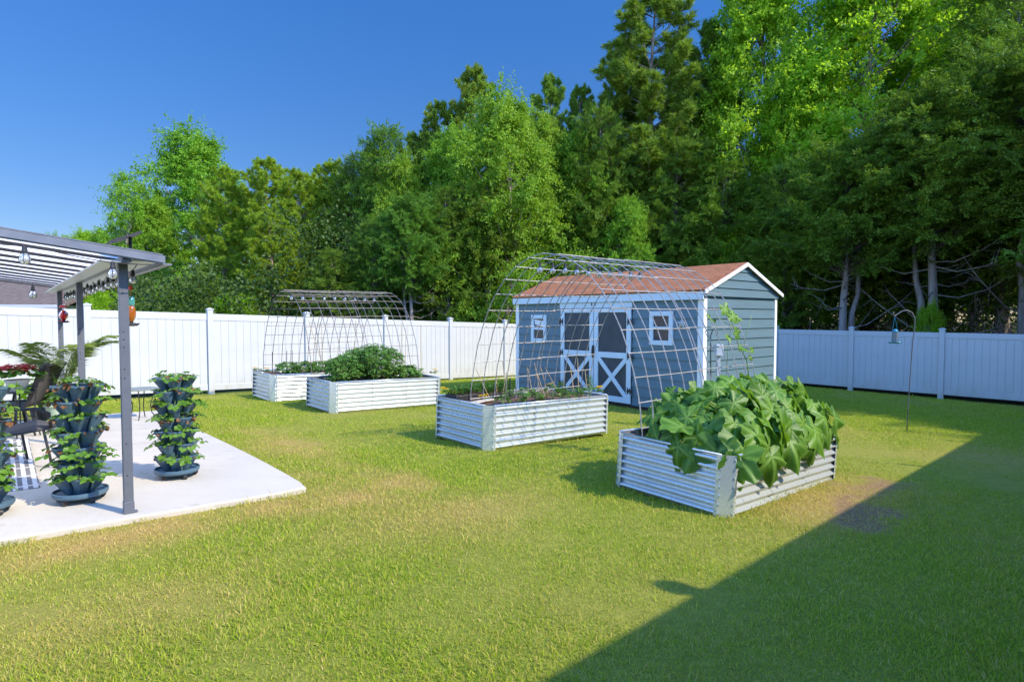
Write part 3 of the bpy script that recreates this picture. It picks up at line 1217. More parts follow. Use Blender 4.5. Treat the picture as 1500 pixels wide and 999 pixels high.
# trim on the near rake and along the outer eave
m_ = MB()
m_.bar(P3(.955, 5.185, roof_z(.955) + .022), P3(S_HI, 5.185, roof_z(S_HI) + .022), .035, .062)
m_.bar(P3(.955, 5.20, roof_z(.955) + .060), P3(S_HI, 5.20, roof_z(S_HI) + .060), .07, .008)
m_.bar(P3(.955, 5.163, roof_z(.955) + .006), P3(S_HI, 5.163, roof_z(S_HI) + .006), .012, .014)
m_.build('rake_trim', M['roofcap'], pg)
m_ = MB()
m_.bar(P3(.955, 5.17, roof_z(.955) + .022), P3(.955, 12.1, roof_z(.955) + .022), .03, .06)
m_.bar(P3(.985, 5.17, roof_z(.955) - .010), P3(.985, 12.1, roof_z(.955) - .010), .06, .012)
m_.build('eave_trim', M['roofcap'], pg)
m_ = MB()
c = P3(.80, 5.55, roof_z(.8) + .09)
mm = Matrix.Translation(c) @ Matrix.Rotation(R(-24), 4, 'Y')
m_.box(-.11, .11, -.16, .16, .10, .115, mm)
sp = m_.build('solar_panel', M['black'], pg)
m_ = MB()
m_.tube([c, c + Vector((0, 0, .11))], .012, 8)
m_.build('bracket', M['black'], sp)


def lamp_bulb(p, parent, sc=1.0):
    """pear shaped solar lamp hanging below p"""
    T = Matrix.Translation(p) @ Matrix.Diagonal((sc, sc, sc, 1))
    c_ = MB()
    c_.lathe([(.006, .02), (.013, .015), (.016, -.010), (.019, -.028), (.015, -.034)], 10, T)
    for k in range(6):
        an = k * PI / 3
        q = [(.017, -.028), (.034, -.066), (.036, -.082), (.026, -.105), (.012, -.114)]
        c_.tube([T @ Vector((r_ * math.cos(an), r_ * math.sin(an), z)) for r_, z in q], .0016 * sc, 4)
    cap_ = c_.build('bulb', M['black'], parent)
    g_ = MB()
    g_.lathe([(.012, -.034), (.020, -.048), (.031, -.068), (.032, -.082), (.022, -.102), (.001, -.110)], 12, T)
    g_.build('glass', M['bulb'], cap_, smooth=True)
    return cap_


def string_lights(label, path, n, drop=.0, sc=1.0, cord_r=.004):
    o = thing('string_lights', label, 'string lights', tuple(path[0]))
    pts = [Vector(p) - Vector(path[0]) for p in path]
    # dense sagging cord
    full, seg = [], []
    for a_, b_ in zip(pts[:-1], pts[1:]):
        for i in range(10):
            f_ = i / 10
            full.append(a_.lerp(b_, f_) - Vector((0, 0, drop * 4 * f_ * (1 - f_))))
    full.append(pts[-1])
    m__ = MB()
    m__.tube(full, cord_r, 5)
    m__.build('cord', M['black'], o)
    cum = [0]
    for a_, b_ in zip(full[:-1], full[1:]):
        cum.append(cum[-1] + (b_ - a_).length)
    for k in range(n):
        d_ = (k + .5) / n * cum[-1]
        i = max(j for j in range(len(cum) - 1) if cum[j] <= d_)
        q = full[i].lerp(full[i + 1], (d_ - cum[i]) / max(1e-6, cum[i + 1] - cum[i]))
        lamp_bulb(q - Vector((0, 0, .012)), o, sc)
    return o


string_lights('string of pear shaped lamps along the outer beam of the pergola', [tuple(L(.80, 5.30 + i * .56, PG_Z - .012)) for i in range(13)], 19, .035, .85)
string_lights('string of lamps along the near sloping edge of the pergola roof',
              [tuple(L(.88, 5.16, roof_z(.88) - .03)), tuple(L(.2, 5.13, roof_z(.2) - .035)), tuple(L(-.6, 5.13, roof_z(-.6) - .035)), tuple(L(-1.6, 5.13, roof_z(-1.6) - .035))], 5, .03, 1.0)
hl = thing('hanging_lamp', 'small black lamp hanging alone below the far rafters in front of the neighbour roof', 'lamp', tuple(at_y(48, 421, 8.9)))
m_ = MB()
m_.tube([(0, 0, .10), (0, 0, 0)], .003, 5)
m_.build('cord', M['black'], hl)
lamp_bulb(Vector((0, 0, 0)), hl, 1.5)

# ------------------------------------------------------------------ hummingbird feeders
p = at_y(93, 462, 8.85)
fr = thing('hummingbird_feeder', 'round red glass hummingbird feeder hanging near the far pergola post', 'bird feeder', tuple(p))
m_ = MB()
m_.lathe([(.018, .075), (.03, .065), (.055, .035), (.062, .0), (.052, -.038), (.03, -.066), (.022, -.085)], 18)
m_.build('bottle', M['glass_red'], fr, smooth=True)
m_ = MB()
m_.lathe([(.02, -.085), (.045, -.088), (.075, -.098), (.075, -.106), (.03, -.112), (.001, -.112)], 18)
b_ = m_.build('base', M['black'], fr, smooth=True)
m_ = MB()
for k in range(5):
    an = k * 2 * PI / 5
    m_.ball((.056 * math.cos(an), .056 * math.sin(an), -.088), .012, 8)
m_.build('flower_port', M['red_plastic'], b_)
m_ = MB()
m_.lathe([(.001, .12), (.045, .118), (.05, .135), (.04, .15), (.001, .152)], 14)
m_.tube([(0, 0, .075), (0, 0, .12)], .004, 6)
m_.tube([(0, 0, .15), (0, 0, PG_Z - p.z)], .003, 5)
m_.build('ant_cup', M['red_plastic'], fr)
p = at_y(192, 455, 5.34)
f2 = thing('hummingbird_feeder', 'teal and amber bottle hummingbird feeder hanging behind the front pergola post', 'bird feeder', tuple(p))
f2.scale = (.86, .86, .92)
m_ = MB()
m_.lathe([(.012, .135), (.03, .13), (.036, .10), (.034, .06), (.03, .045)], 16)
m_.build('cap', M['glass_teal'], f2, smooth=True)
m_ = MB()
m_.lathe([(.03, .045), (.038, .02), (.046, -.02), (.044, -.055), (.028, -.095), (.014, -.12)], 16)
m_.build('bottle', M['glass_amber'], f2, smooth=True)
m_ = MB()
m_.lathe([(.014, -.118), (.05, -.125), (.062, -.14), (.06, -.15), (.02, -.155), (.001, -.155)], 16)
for k in range(5):
    an = k * 2 * PI / 5
    m_.tube([(.055 * math.cos(an), .055 * math.sin(an), -.14), (.085 * math.cos(an), .085 * math.sin(an), -.128)], .006, 6)
m_.build('base', M['black'], f2)
m_ = MB()
m_.lathe([(.001, .205), (.018, .205), (.024, .235), (.014, .24), (.001, .225)], 5)
m_.tube([(0, 0, .135), (0, 0, .205)], .0025, 5)
m_.tube([(0, 0, .23), (0, 0, PG_Z + .03 - p.z)], .0025, 5)
m_.build('ant_cup', M['red_plastic'], f2)


# ------------------------------------------------------------------ leaf shapes used by the small plants
def leaflet(c, axis_, nrm, ln, wd, fold=.25):
    """eight sided leaf with a folded midrib, tip slightly dropped"""
    a = Vector(axis_).normalized()
    n = Vector(nrm)
    n = (n - a * n.dot(a)).normalized()
    b = a.cross(n)
    c = Vector(c)
    up = n * wd * fold
    pts = [c, c + a * ln * .5, c + a * ln - n * ln * .12,
           c + a * ln * .28 + b * wd * .85 + up, c + a * ln * .66 + b * wd + up * 1.1, c + a * ln * .90 + b * wd * .55 + up * .4,
           c + a * ln * .28 - b * wd * .85 + up, c + a * ln * .66 - b * wd + up * 1.1, c + a * ln * .90 - b * wd * .55 + up * .4]
    return pts, [(0, 3, 4, 1), (1, 4, 5, 2), (0, 1, 7, 6), (1, 2, 8, 7)]


def rvec(rg, up=0.0):
    v = Vector((rg.gauss(0, 1), rg.gauss(0, 1), rg.gauss(0, 1) + up))
    return v.normalized()


def compound_plant(rg, n, h, rad, ln, wd, nl=3, stem_r=.0022, droop=.3, spread=1.0):
    """stems from one root, each ending in nl leaflets"""
    lf, stm = MB(), MB()
    for i in range(n):
        az = rg.uniform(0, 2 * PI)
        rr = rad * math.sqrt(rg.random()) * spread
        tip = Vector((math.cos(az) * rr, math.sin(az) * rr, h * rg.uniform(.45, 1.0) * (1 - droop * (rr / rad) ** 2)))
        mid = Vector((tip.x * .35, tip.y * .35, tip.z * .75))
        stm.tube([(0, 0, 0), mid, tip], [stem_r, stem_r * .8, stem_r * .6], 4, cap=False)
        out = Vector((tip.x, tip.y, .0)).normalized() if rr > 1e-4 else Vector((1, 0, 0))
        nrm = (Vector((0, 0, 1)) + out * rg.uniform(.0, .9) + rvec(rg) * .35).normalized()
        base = math.atan2(out.y, out.x) + rg.uniform(-.4, .4)
        for q in range(nl):
            aa = base + ((q - (nl - 1) / 2) * (1.9 if nl == 3 else 1.2))
            ax = Vector((math.cos(aa), math.sin(aa), rg.uniform(-.35, .15)))
            s_ = rg.uniform(.75, 1.15)
            lf.add(*leaflet(tip, ax, nrm, ln * s_, wd * s_))
    return lf, stm


# ------------------------------------------------------------------ strawberry towers
rg = random.Random(21)
BERRY = []
for v in range(6):
    root = thing('strawberry_plant', 'strawberry plant', 'strawberry plant')
    n = (7, 9, 5, 10, 7, 4)[v]
    lf, sm = compound_plant(rg, n, .075 + .018 * (v % 3), .115, .050, .022, 3, .0018, .75, 1.15)
    lf.build('foliage', M['berry'], root)
    sm.build('stem', M['squash_stem'], root)
    d_ = MB()
    for q in range((4, 2, 8, 0, 5, 9)[v]):
        az = rg.uniform(0, 2 * PI)
        d_.add(*leaflet((math.cos(az) * .05, math.sin(az) * .05, .01), (math.cos(az), math.sin(az), rg.uniform(-.5, .3)), rvec(rg, 1), .045, .02, .5))
    if d_.v:
        d_.build('dry_foliage', M['deadleaf'], root)
    BERRY.append(root)

TIER_H = .138


def tier_mesh():
    t = MB()
    # central drum
    t.lathe([(.085, .0), (.105, .125), (.10, .128), (.075, .10)], 20)
    for k in range(5):
        an = k * 2 * PI / 5
        c, s = math.cos(an), math.sin(an)
        T = Matrix.Rotation(an, 4, 'Z')
        # tapered pocket leaning outward
        prof = [(.040, .0, .092), (.062, .075, .118), (.078, .130, .142), (.0835, .134, .143), (.0835, .150, .143), (.076, .150, .143), (.070, .128, .142)]
        n = 18
        vs, fs = [], []
        for r_, z, cx in prof:
            for q in range(n):
                u = 2 * PI * q / n
                vs.append(T @ Vector((cx + r_ * math.cos(u), r_ * 1.02 * math.sin(u), z)))
        for i in range(len(prof) - 1):
            for q in range(n):
                q2 = (q + 1) % n
                fs.append((i * n + q, i * n + q2, (i + 1) * n + q2, (i + 1) * n + q))
        fs.append(tuple(range(n - 1, -1, -1)))
        t.add(vs, fs)
        # moulded rib on the face of the pocket
        t.add([T @ Vector(p_) for p_ in [(.1335, -.012, .005), (.1335, .012, .005), (.222, .012, .125), (.222, -.012, .125), (.120, -.018, .005), (.120, .018, .005), (.21, .018, .125), (.21, -.018, .125)]],
              [(0, 1, 2, 3), (0, 3, 7, 4), (1, 5, 6, 2), (2, 6, 7, 3), (0, 4, 5, 1)])
    return t


def tier_soil():
    t = MB()
    for k in range(5):
        an = k * 2 * PI / 5
        r2 = random.Random(k)
        vs = [(math.cos(an) * .142, math.sin(an) * .142, .142)]
        for ring, rr in ((1, .035), (2, .072)):
            for q in range(12):
                u = 2 * PI * q / 12
                vs.append((math.cos(an) * .142 + rr * math.cos(u), math.sin(an) * .142 + rr * math.sin(u), .138 - .006 * ring + r2.uniform(-.006, .006)))
        fs = [(0, 1 + q, 1 + (q + 1) % 12) for q in range(12)] + [(1 + q, 13 + q, 13 + (q + 1) % 12, 1 + (q + 1) % 12) for q in range(12)]
        t.add(vs, fs)
    return t


ORD = ['lowest', 'second lowest', 'third lowest', 'middle', 'third highest', 'second highest', 'top']
SIDE_ = ['facing the lawn', 'turned to the sun', 'turned to the fence', 'behind', 'turned to the chairs']


def tower(name_lbl, short, px, py, yaw, seed, ntier=7):
    rg = random.Random(seed)
    g = at(px, py)
    base = Vector((g.x, g.y, gz(g.x, g.y) + .054))
    o = thing('planter_tower', name_lbl, 'planter tower', tuple(base), yaw, 'strawberry towers')
    o.scale = (.84, .84, .91)
    m_ = MB()
    m_.lathe([(.20, .058), (.222, .058), (.232, .075), (.232, .100), (.222, .104), (.214, .082), (.02, .078)], 36)
    tr = m_.build('tray', M['pot'], o, smooth=False)
    for k in range(5):
        an = k * 2 * PI / 5 + .5
        m_ = MB()
        c = Vector((math.cos(an) * .185, math.sin(an) * .185, .027))
        d = Vector((math.cos(an + 1.1), math.sin(an + 1.1), 0))
        m_.tube([c - d * .018, c + d * .018], .027, 14)
        m_.box(c.x - .012, c.x + .012, c.y - .012, c.y + .012, .045, .060)
        m_.build('caster', M['black'], o)
    cam = math.atan2(-base.y, -base.x)
    for i in range(ntier):
        z = .085 + i * TIER_H
        rot = (i % 2) * PI / 5
        if i == 0 or i == 1:
            pass
        t = tier_mesh().build('tier', M['pot'], o, smooth=False) if not TIERS else TIERS[0][0].copy()
        if not TIERS:
            s_ = tier_soil().build('soil', M['soil'], t)
            TIERS.append((t, s_))
        else:
            COL.objects.link(t)
            t.parent = o
            s_ = TIERS[0][1].copy()
            COL.objects.link(s_)
            s_.parent = t
        t.location = (0, 0, z)
        t.rotation_euler = (0, 0, rot)
        for k in range(5):
            an = yaw + rot + k * 2 * PI / 5
            rel = (an - cam + PI) % (2 * PI) - PI
            if abs(rel) > 1.95 and i < ntier - 1:
                continue
            side = 'front' if abs(rel) < .45 else ('sunny side' if rel > 0 else 'chair side')
            if abs(rel) > 1.25:
                side = ('far sunny side' if rel > 0 else 'far chair side')
            if abs(rel) > 1.95:
                side = 'rear'
            v = rg.choice(BERRY)
            if rg.random() < .07:
                v = BERRY[5]
            w = base + Vector((math.cos(an) * .126, math.sin(an) * .126, (z + .136) * .91))
            sc = rg.uniform(.72, 1.12) * (1.0 if abs(rel) < 2 else .9)
            c_ = copy_tree(v)
            c_.location = w
            # lean outward over the rim
            q = Matrix.Rotation(an, 3, 'Z') @ Matrix.Rotation(rg.uniform(.1, .5), 3, 'Y') @ Matrix.Rotation(rg.uniform(0, 6.28), 3, 'Z')
            c_.rotation_euler = q.to_euler()
            c_.scale = (sc, sc, sc)
            deg = int(round(math.degrees(rel)))
            c_['label'] = f'strawberry plant in the {ORD[i]} tier of {short}, {side} pocket'
            c_['group'] = 'strawberry plants in the towers'
            KEYS.setdefault(c_['label'], []).append((rel, c_))
    return o


TIERS, KEYS = [], {}
tower('blue grey strawberry tower just behind the front pergola post', 'the post tower', 119, 742, .35, 1)
tower('blue grey strawberry tower standing alone in the sun on the open patio', 'the lone tower', 260, 706, .15, 2)
tower('blue grey strawberry tower cut off by the edge of the photo', 'the cut off tower', -25, 763, .6, 3)
for lab, lst in KEYS.items():       # two pockets of one tier on the same side: tell them apart
    if len(lst) > 1:
        lst.sort(key=lambda a: abs(a[0]))
        for j, (r_, c_) in enumerate(lst):
            c_['label'] = lab + (', nearer' if j == 0 else (', farther' if j == 1 else ', farthest'))
for b_ in BERRY:
    for ch in list(b_.children):
        bpy.data.objects.remove(ch)
    bpy.data.objects.remove(b_)

# ------------------------------------------------------------------ raised beds


def corr_sheet(x0, x1, h, y, flip, waves=7, amp=.0185):
    """horizontal corrugations, standing in the local xz plane at depth y"""
    nz = waves * 10 + 1
    nx = max(2, int((x1 - x0) / .1) + 1)
    vs, fs = [], []
    for j in range(nz):
        z = h * j / (nz - 1)
        d = amp * math.sin(2 * PI * waves * j / (nz - 1) + PI / 2) * flip
        for i in range(nx):
            vs.append((x0 + (x1 - x0) * i / (nx - 1), y + d, z))
    for j in range(nz - 1):
        for i in range(nx - 1):
            k = j * nx + i
            fs.append((k, k + 1, k + nx + 1, k + nx))
    return MB().add(vs, fs)


def raised_bed(key, label, lean=(0, 0), dz=0.0):
    s, t, h = BEDS[key]
    p = L(s, t)
    o = thing('raised_bed', label, 'raised bed', (p.x, p.y, p.z + dz), 0, 'galvanised raised beds')
    # follow the fall of the lawn
    nrm = Vector((.0265 + lean[0], .012 + lean[1], 1)).normalized()
    q = Vector((0, 0, 1)).rotation_difference(nrm).to_matrix() @ Matrix.Rotation(TH, 3, 'Z')
    o.rotation_euler = q.to_euler()
    c = .082
    W, D = BED_L, BED_W
    rg = random.Random(hash(key) % 999 if False else len(key))
    third = (W - 2 * c) / 3

    def side(M4, length, n):
        st = (length - 2 * c) / n
        for k in range(n):
            a, b = c + k * st - .012, c + (k + 1) * st + .012
            off = -.0016 * (k % 2)
            corr_sheet(a, b, h - .006, off, 1).build('side_panel', M['galv'], o, smooth=True, xform=M4)
        for k in range(1, n):
            x = c + k * st
            m__ = corr_sheet(x - .011, x + .011, h - .01, -.0045, 1)
            for j in range(7):
                z = h * (j + .5) / 7
                m__.ball((x, -.0045, z + h / 28), .008, 6)
            m__.build('seam', M['galv'], o, smooth=True, xform=M4)
        m__ = MB()
        m__.tube([(c, .0, h - .004), (length - c, .0, h - .004)], .011, 8)
        m__.build('rim', M['galv'], o, smooth=True, xform=M4)
    side(Matrix.Identity(4), W, 3)
    side(Matrix.Translation((W, D, 0)) @ Matrix.Rotation(PI, 4, 'Z'), W, 3)
    side(Matrix.Translation((0, D, 0)) @ Matrix.Rotation(-PI / 2, 4, 'Z'), D, 1)
    side(Matrix.Translation((W, 0, 0)) @ Matrix.Rotation(PI / 2, 4, 'Z'), D, 1)
    for (cx, cy, ang) in ((0, 0, 0), (W, 0, PI / 2), (W, D, PI), (0, D, -PI / 2)):
        T = Matrix.Translation((cx, cy, 0)) @ Matrix.Rotation(ang, 4, 'Z')
        m__ = MB()
        f = .030
        prof = [(c + f, -.018), (c + .002, -.018), (-.006 + .012, c + .002 - .012 + .0), (-.018, c + .002), (-.018, c + f)]
        prof = [(c + f, -.0175), (c, -.0175), (-.0175, c), (-.0175, c + f)]
        inn = [(c + f, -.0145), (c + .0012, -.0145), (-.0145, c + .0012), (-.0145, c + f)]
        n = 4
        vs = [(x, y, 0) for x, y in prof] + [(x, y, h) for x, y in prof] + [(x, y, 0) for x, y in inn] + [(x, y, h) for x, y in inn]
        fs = [(i, i + 1, n + i + 1, n + i) for i in range(3)] + [(2 * n + i + 1, 2 * n + i, 3 * n + i, 3 * n + i + 1) for i in range(3)] \
            + [(n + i, n + i + 1, 3 * n + i + 1, 3 * n + i) for i in range(3)] + [(0, n, 3 * n, 2 * n), (3, 2 * n + 3, 3 * n + 3, n + 3)]
        m__.add(vs, fs)
        cp = m__.build('corner_post', M['galv'], o, xform=T)
        b_ = MB()
        for k in range(6):
            z = h * (k + .6) / 6.2
            b_.ball((c + f * .55, -.0185, z), .006, 6, (1, .6, 1))
            b_.ball((-.0185, c + f * .55, z), .006, 6, (.6, 1, 1))
        b_.build('bolt', M['bark'], cp, xform=T)
    # soil surface
    nx, ny = 60, 32
    g_ = np.random.default_rng(len(key) * 7)
    hz = np.zeros((ny, nx))
    for _ in range(70):
        cx, cy, rr, am = g_.uniform(0, W), g_.uniform(0, D), g_.uniform(.04, .16), g_.uniform(-.02, .03)
        xx, yy = np.meshgrid(np.linspace(.02, W - .02, nx), np.linspace(.02, D - .02, ny))
        hz += am * np.exp(-((xx - cx) ** 2 + (yy - cy) ** 2) / rr ** 2)
    hz += g_.normal(0, .004, hz.shape)
    V_ = np.stack([xx.ravel(), yy.ravel(), (h - .055 + hz).ravel()], 1)
    V_[:, 2] = np.minimum(V_[:, 2], h - .012)
    # cut the corners of the sheet inside the chamfer
    ii = np.arange(nx * ny).reshape(ny, nx)
    Q_ = np.stack([ii[:-1, :-1], ii[:-1, 1:], ii[1:, 1:], ii[1:, :-1]], -1).reshape(-1, 4)
    ctr = V_[Q_].mean(1)
    ex = np.minimum(ctr[:, 0], W - ctr[:, 0]) + np.minimum(ctr[:, 1], D - ctr[:, 1])
    mesh_np('soil', V_, [Q_[ex > c]], M['soil'], o, smooth=True)
    return o


bed_sq = raised_bed('squash', 'galvanised raised bed overflowing with big squash leaves, nearest on the lawn', (.03, .0), -.01)
bed_ma = raised_bed('marigold', 'galvanised raised bed with seedlings, bamboo stakes and marigolds before the shed')
bed_to = raised_bed('tomato', 'galvanised raised bed filled by a leafy tomato thicket', dz=.01)
bed_be = raised_bed('bean', 'galvanised raised bed partly hidden behind the tomato bed, nearest the sunny fence', dz=-.02)
hc = at(831, 637)
o = thing('hose_connector', 'dark hose connector lying against the foot of the marigold bed', 'hose fitting', tuple(hc), TH)
m_ = MB()
m_.tube([(-.05, -.04, .02), (-.01, -.05, .035), (.03, -.045, .03), (.06, -.05, .02)], [.012, .02, .02, .012], 8)
m_.tube([(.0, -.05, .035), (-.02, -.045, .07), (-.01, -.04, .085)], [.012, .012, .008], 8)
m_.build('valve', M['black'], o)
m_ = MB()
m_.tube([(.06, -.05, .02), (.16, -.08, .012), (.30, -.10, .012), (.42, -.10, -.01)], .007, 8)
m_.build('hose', M['black'], o)


def bed_pt(key, px, py):
    """point on the soil of a bed seen at a picture position"""
    s, t, h = BEDS[key]
    g = L(s + 1.2, t + .6).z + h - .05
    r = ray(px, py)
    k = (g - CAM_Z) / r[2]
    return Vector((r[0] * k, r[1] * k, g))


# ------------------------------------------------------------------ wire arches


def wire_arch(label, s0, s1, tc, a, zb, hh, p0, p1, ref, mat='steel'):
    base = L((s0 + s1) / 2, tc, zb)
    o = thing('wire_arch', label, 'garden arch', tuple(base), TH, 'cattle panel arches')
    sm = (s0 + s1) / 2

    def curve(n=49):
        ph = np.linspace(0, PI, 400)
        cx = np.cos(ph)
        u = np.sign(cx) * np.abs(cx) ** p0 * a
        z = np.sin(ph) ** p1 * hh
        d = np.concatenate([[0], np.cumsum(np.hypot(np.diff(u), np.diff(z)))])
        q = np.linspace(0, d[-1], n)
        return np.interp(q, d, u), np.interp(q, d, z), d[-1]
    u, z, ln = curve()
    half = (s1 - s0) / 2
    rgw = random.Random(int(tc * 10))
    for side, (x0, x1) in enumerate(((s0 - sm, .03), (-.03, s1 - sm))):
        dzp = .012 * side
        m__ = MB()
        nw = 7
        for k in range(nw):
            x = x0 + (x1 - x0) * k / (nw - 1)
            m__.tube([(x + rgw.uniform(-.006, .006), u[i], z[i] + dzp + rgw.uniform(-.003, .003)) for i in range(len(u))], .0064, 5)
        nc = 23
        uu, zz, _ = curve(nc)
        for k in range(nc):
            m__.tube([(x0 - .012, uu[k], zz[k] + dzp + .006), ((x0 + x1) / 2, uu[k] + rgw.uniform(-.006, .006), zz[k] + dzp + .006 + rgw.uniform(-.006, .004)), (x1 + .012, uu[k], zz[k] + dzp + .006)], .006, 5)
        m__.build('wire_panel', M[mat], o)
    return o


AR2 = dict(s0=4.835, s1=7.284, tc=4.985, a=1.434, zb=.347, hh=2.123, p0=.982, p1=1.034)
wire_arch('tall wire mesh arch between the squash bed and the marigold bed', ref='marigold', **AR2)
AR1 = dict(s0=4.53, s1=6.95, tc=12.50, a=1.40, zb=.40, hh=1.90, p0=1.0, p1=1.06)
wire_arch('wire mesh arch over the tomato bed in front of the sunny fence', ref='tomato', mat='steel_old', **AR1)


def ridge_lights(label, A, n, t_off):
    pts = []
    k = 9
    for i in range(k):
        s = A['s0'] + .12 + (A['s1'] - A['s0'] - .2) * i / (k - 1)
        pts.append(tuple(L(s, A['tc'] + t_off, A['zb'] + A['hh'] - .06)))
    return string_lights(label, pts, n, .015, 1.05)


ridge_lights('string of pear shaped lamps hung under the ridge of the arch before the shed', AR2, 10, .30)
ridge_lights('string of pear shaped lamps hung under the ridge of the arch over the tomatoes', AR1, 9, .25)

# ------------------------------------------------------------------ squash


def squash_leaf(rg, Rl, hang=0.0):
    """five lobed toothed leaf, petiole joint at the origin, tip along +x"""
    nth, rings = 84, (0, .16, .34, .52, .70, .86, 1.0)
    vs, att, fs = [], [], []
    cup = rg.uniform(-.12, .26)
    droop = rg.uniform(.10, .50) + hang
    ph = rg.uniform(-.18, .18)
    lob = [(-2.3 + ph * .5, rg.uniform(.60, .76)), (-1.15 + ph, rg.uniform(.80, .98)), (ph, rg.uniform(1.0, 1.15)), (1.15 + ph, rg.uniform(.80, .98)), (2.3 + ph * .5, rg.uniform(.60, .76))]
    curl = [rg.uniform(-.10, .10) for _ in lob]
    wv, wp = rg.uniform(7, 11), rg.uniform(0, 6)
    hole = rg.random() < .15
    for ir, q in enumerate(rings):
        for i in range(nth):
            th = -2.90 + 5.80 * i / (nth - 1)
            w = max(rr * math.exp(-((th - c0) / .46) ** 2) for c0, rr in lob)
            rad = (.58 + .47 * w)
            rad *= 1 + q * q * (.085 * (1 if i % 6 == 0 else (-.6 if i % 6 == 3 else 0)) + .02 * math.sin(th * 17 + wp))
            if abs(th) > 2.55:
                rad *= 1 - .30 * (abs(th) - 2.55) / .35
            r_ = Rl * rad * q
            vein = max(math.exp(-((th - c0) * (q + .05) * 13) ** 2) for c0, _ in lob)
            side = max(0, math.sin((q * 9 - abs(math.sin((th - ph) * 2.72)) * 3.2))) ** 6 * .30
            x, y = r_ * math.cos(th), r_ * math.sin(th)
            z = Rl * (.075 * abs(math.sin((th - ph) * 2.73)) * q * (1.15 - .5 * q) + cup * abs(y) / Rl - droop * q * q * (.35 + .65 * max(0, math.cos(th)))
                      + .055 * math.sin(th * wv + wp) * q ** 2.2 + sum(c_ * math.exp(-((th - l_[0]) / .4) ** 2) for c_, l_ in zip(curl, lob)) * q * q * 1.6)
            vs.append((x, y, z))
            att.append(min(1, .70 * vein * (1 - .45 * q) + side * (1 - vein)) if q < .98 else .22)
    for ir in range(len(rings) - 1):
        for i in range(nth - 1):
            k = ir * nth + i
            if ir == 0:
                fs.append((k, k + nth, k + nth + 1))
            else:
                fs.append((k, k + nth, k + nth + 1, k + 1))
    return vs, att, fs


def squash_plant(label, root, n, rx, ry, hmax, seed, rl=(.14, .25), over=()):
    rg = random.Random(seed)
    o = thing('squash_plant', label, 'squash plant', tuple(root))
    lf, att, stm = MB(), [], MB()

    def put(tip, out, nrm, ax, Rl, hang=0.0):
        ax = (ax - nrm * ax.dot(nrm)).normalized()
        b_ = nrm.cross(ax)
        vs, a_, fs = squash_leaf(rg, Rl, hang)
        T = Matrix((ax, b_, nrm)).transposed().to_4x4()
        T.translation = tip
        lf.add([T @ Vector(v) for v in vs], fs)
        att.extend(a_)

    for i in range(n):
        f = (i + .5) / n
        az = i * 2.39996 + rg.uniform(-.3, .3)
        rr = math.sqrt(f) * rg.uniform(.85, 1.1)
        d = E1 * (math.cos(az) * rr * rx) + E2 * (math.sin(az) * rr * ry)
        z = hmax * (1 - .72 * rr ** 2.2) * rg.uniform(.78, 1.08) + .03
        if rg.random() < .30:
            z *= rg.uniform(.45, .75)
        tip = Vector((d[0], d[1], z))
        out = Vector((d[0], d[1], 0))
        out = out.normalized() if out.length > .02 else rvec(rg)
        stm.tube([(d[0] * .05, d[1] * .05, -.03), (d[0] * .35, d[1] * .35, z * .7 + .04), tip - out * .01], [.011, .009, .007], 6, cap=False)
        Rl = rg.uniform(*rl) * (1.0 if rr > .35 else .85) * rg.choice((.65, .9, 1, 1.1, 1.25))
        nrm = (Vector((0, 0, 1)) * rg.uniform(.35, 1.0) + out * rg.uniform(.1, 1.1) * (.35 + rr) + Vector((.28, -.26, 0)) + rvec(rg) * .42).normalized()
        put(tip, out, nrm, out + rvec(rg) * .55 - Vector((0, 0, .25)), Rl)
    for (s_, t_, z, Rl) in [(a_, b_, c_, r_ * k_) for a_, b_, c_, r_ in over for k_ in (1.2,)]:        # leaves hanging over the rim: offsets from the root along and across the bed
        d = E1 * s_ + E2 * t_
        tip = Vector((d[0], d[1], z))
        od = E1 * (s_ * .35) + E2 * t_ if abs(t_) > abs(s_) else E1 * s_ + E2 * (t_ * .35)
        out = Vector((od[0], od[1], 0)).normalized()
        stm.tube([(d[0] * .2, d[1] * .2, 0), (d[0] * .7, d[1] * .7, max(z, .05) + .12), tip], [.011, .010, .008], 6, cap=False)
        nrm = (out * rg.uniform(.75, 1.05) + Vector((0, 0, rg.uniform(.25, .7))) + rvec(rg) * .25).normalized()
        put(tip, out, nrm, Vector((0, 0, -1)) + out * .5 + rvec(rg) * .35, Rl, .25)
    fo = lf.build('foliage', M['squash'], o, smooth=True)
    fa = fo.data.attributes.new('vein', 'FLOAT', 'POINT')
    fa.data.foreach_set('value', att)
    stm.build('stem', M['squash_stem'], o, smooth=True)
    # a few spent yellow leaves low in the plant
    return o


def in_bed(key, x, y, dz=-.05):
    s, t, h = BEDS[key]
    p = L(s + x, t + y)
    p.z += h + dz
    return p


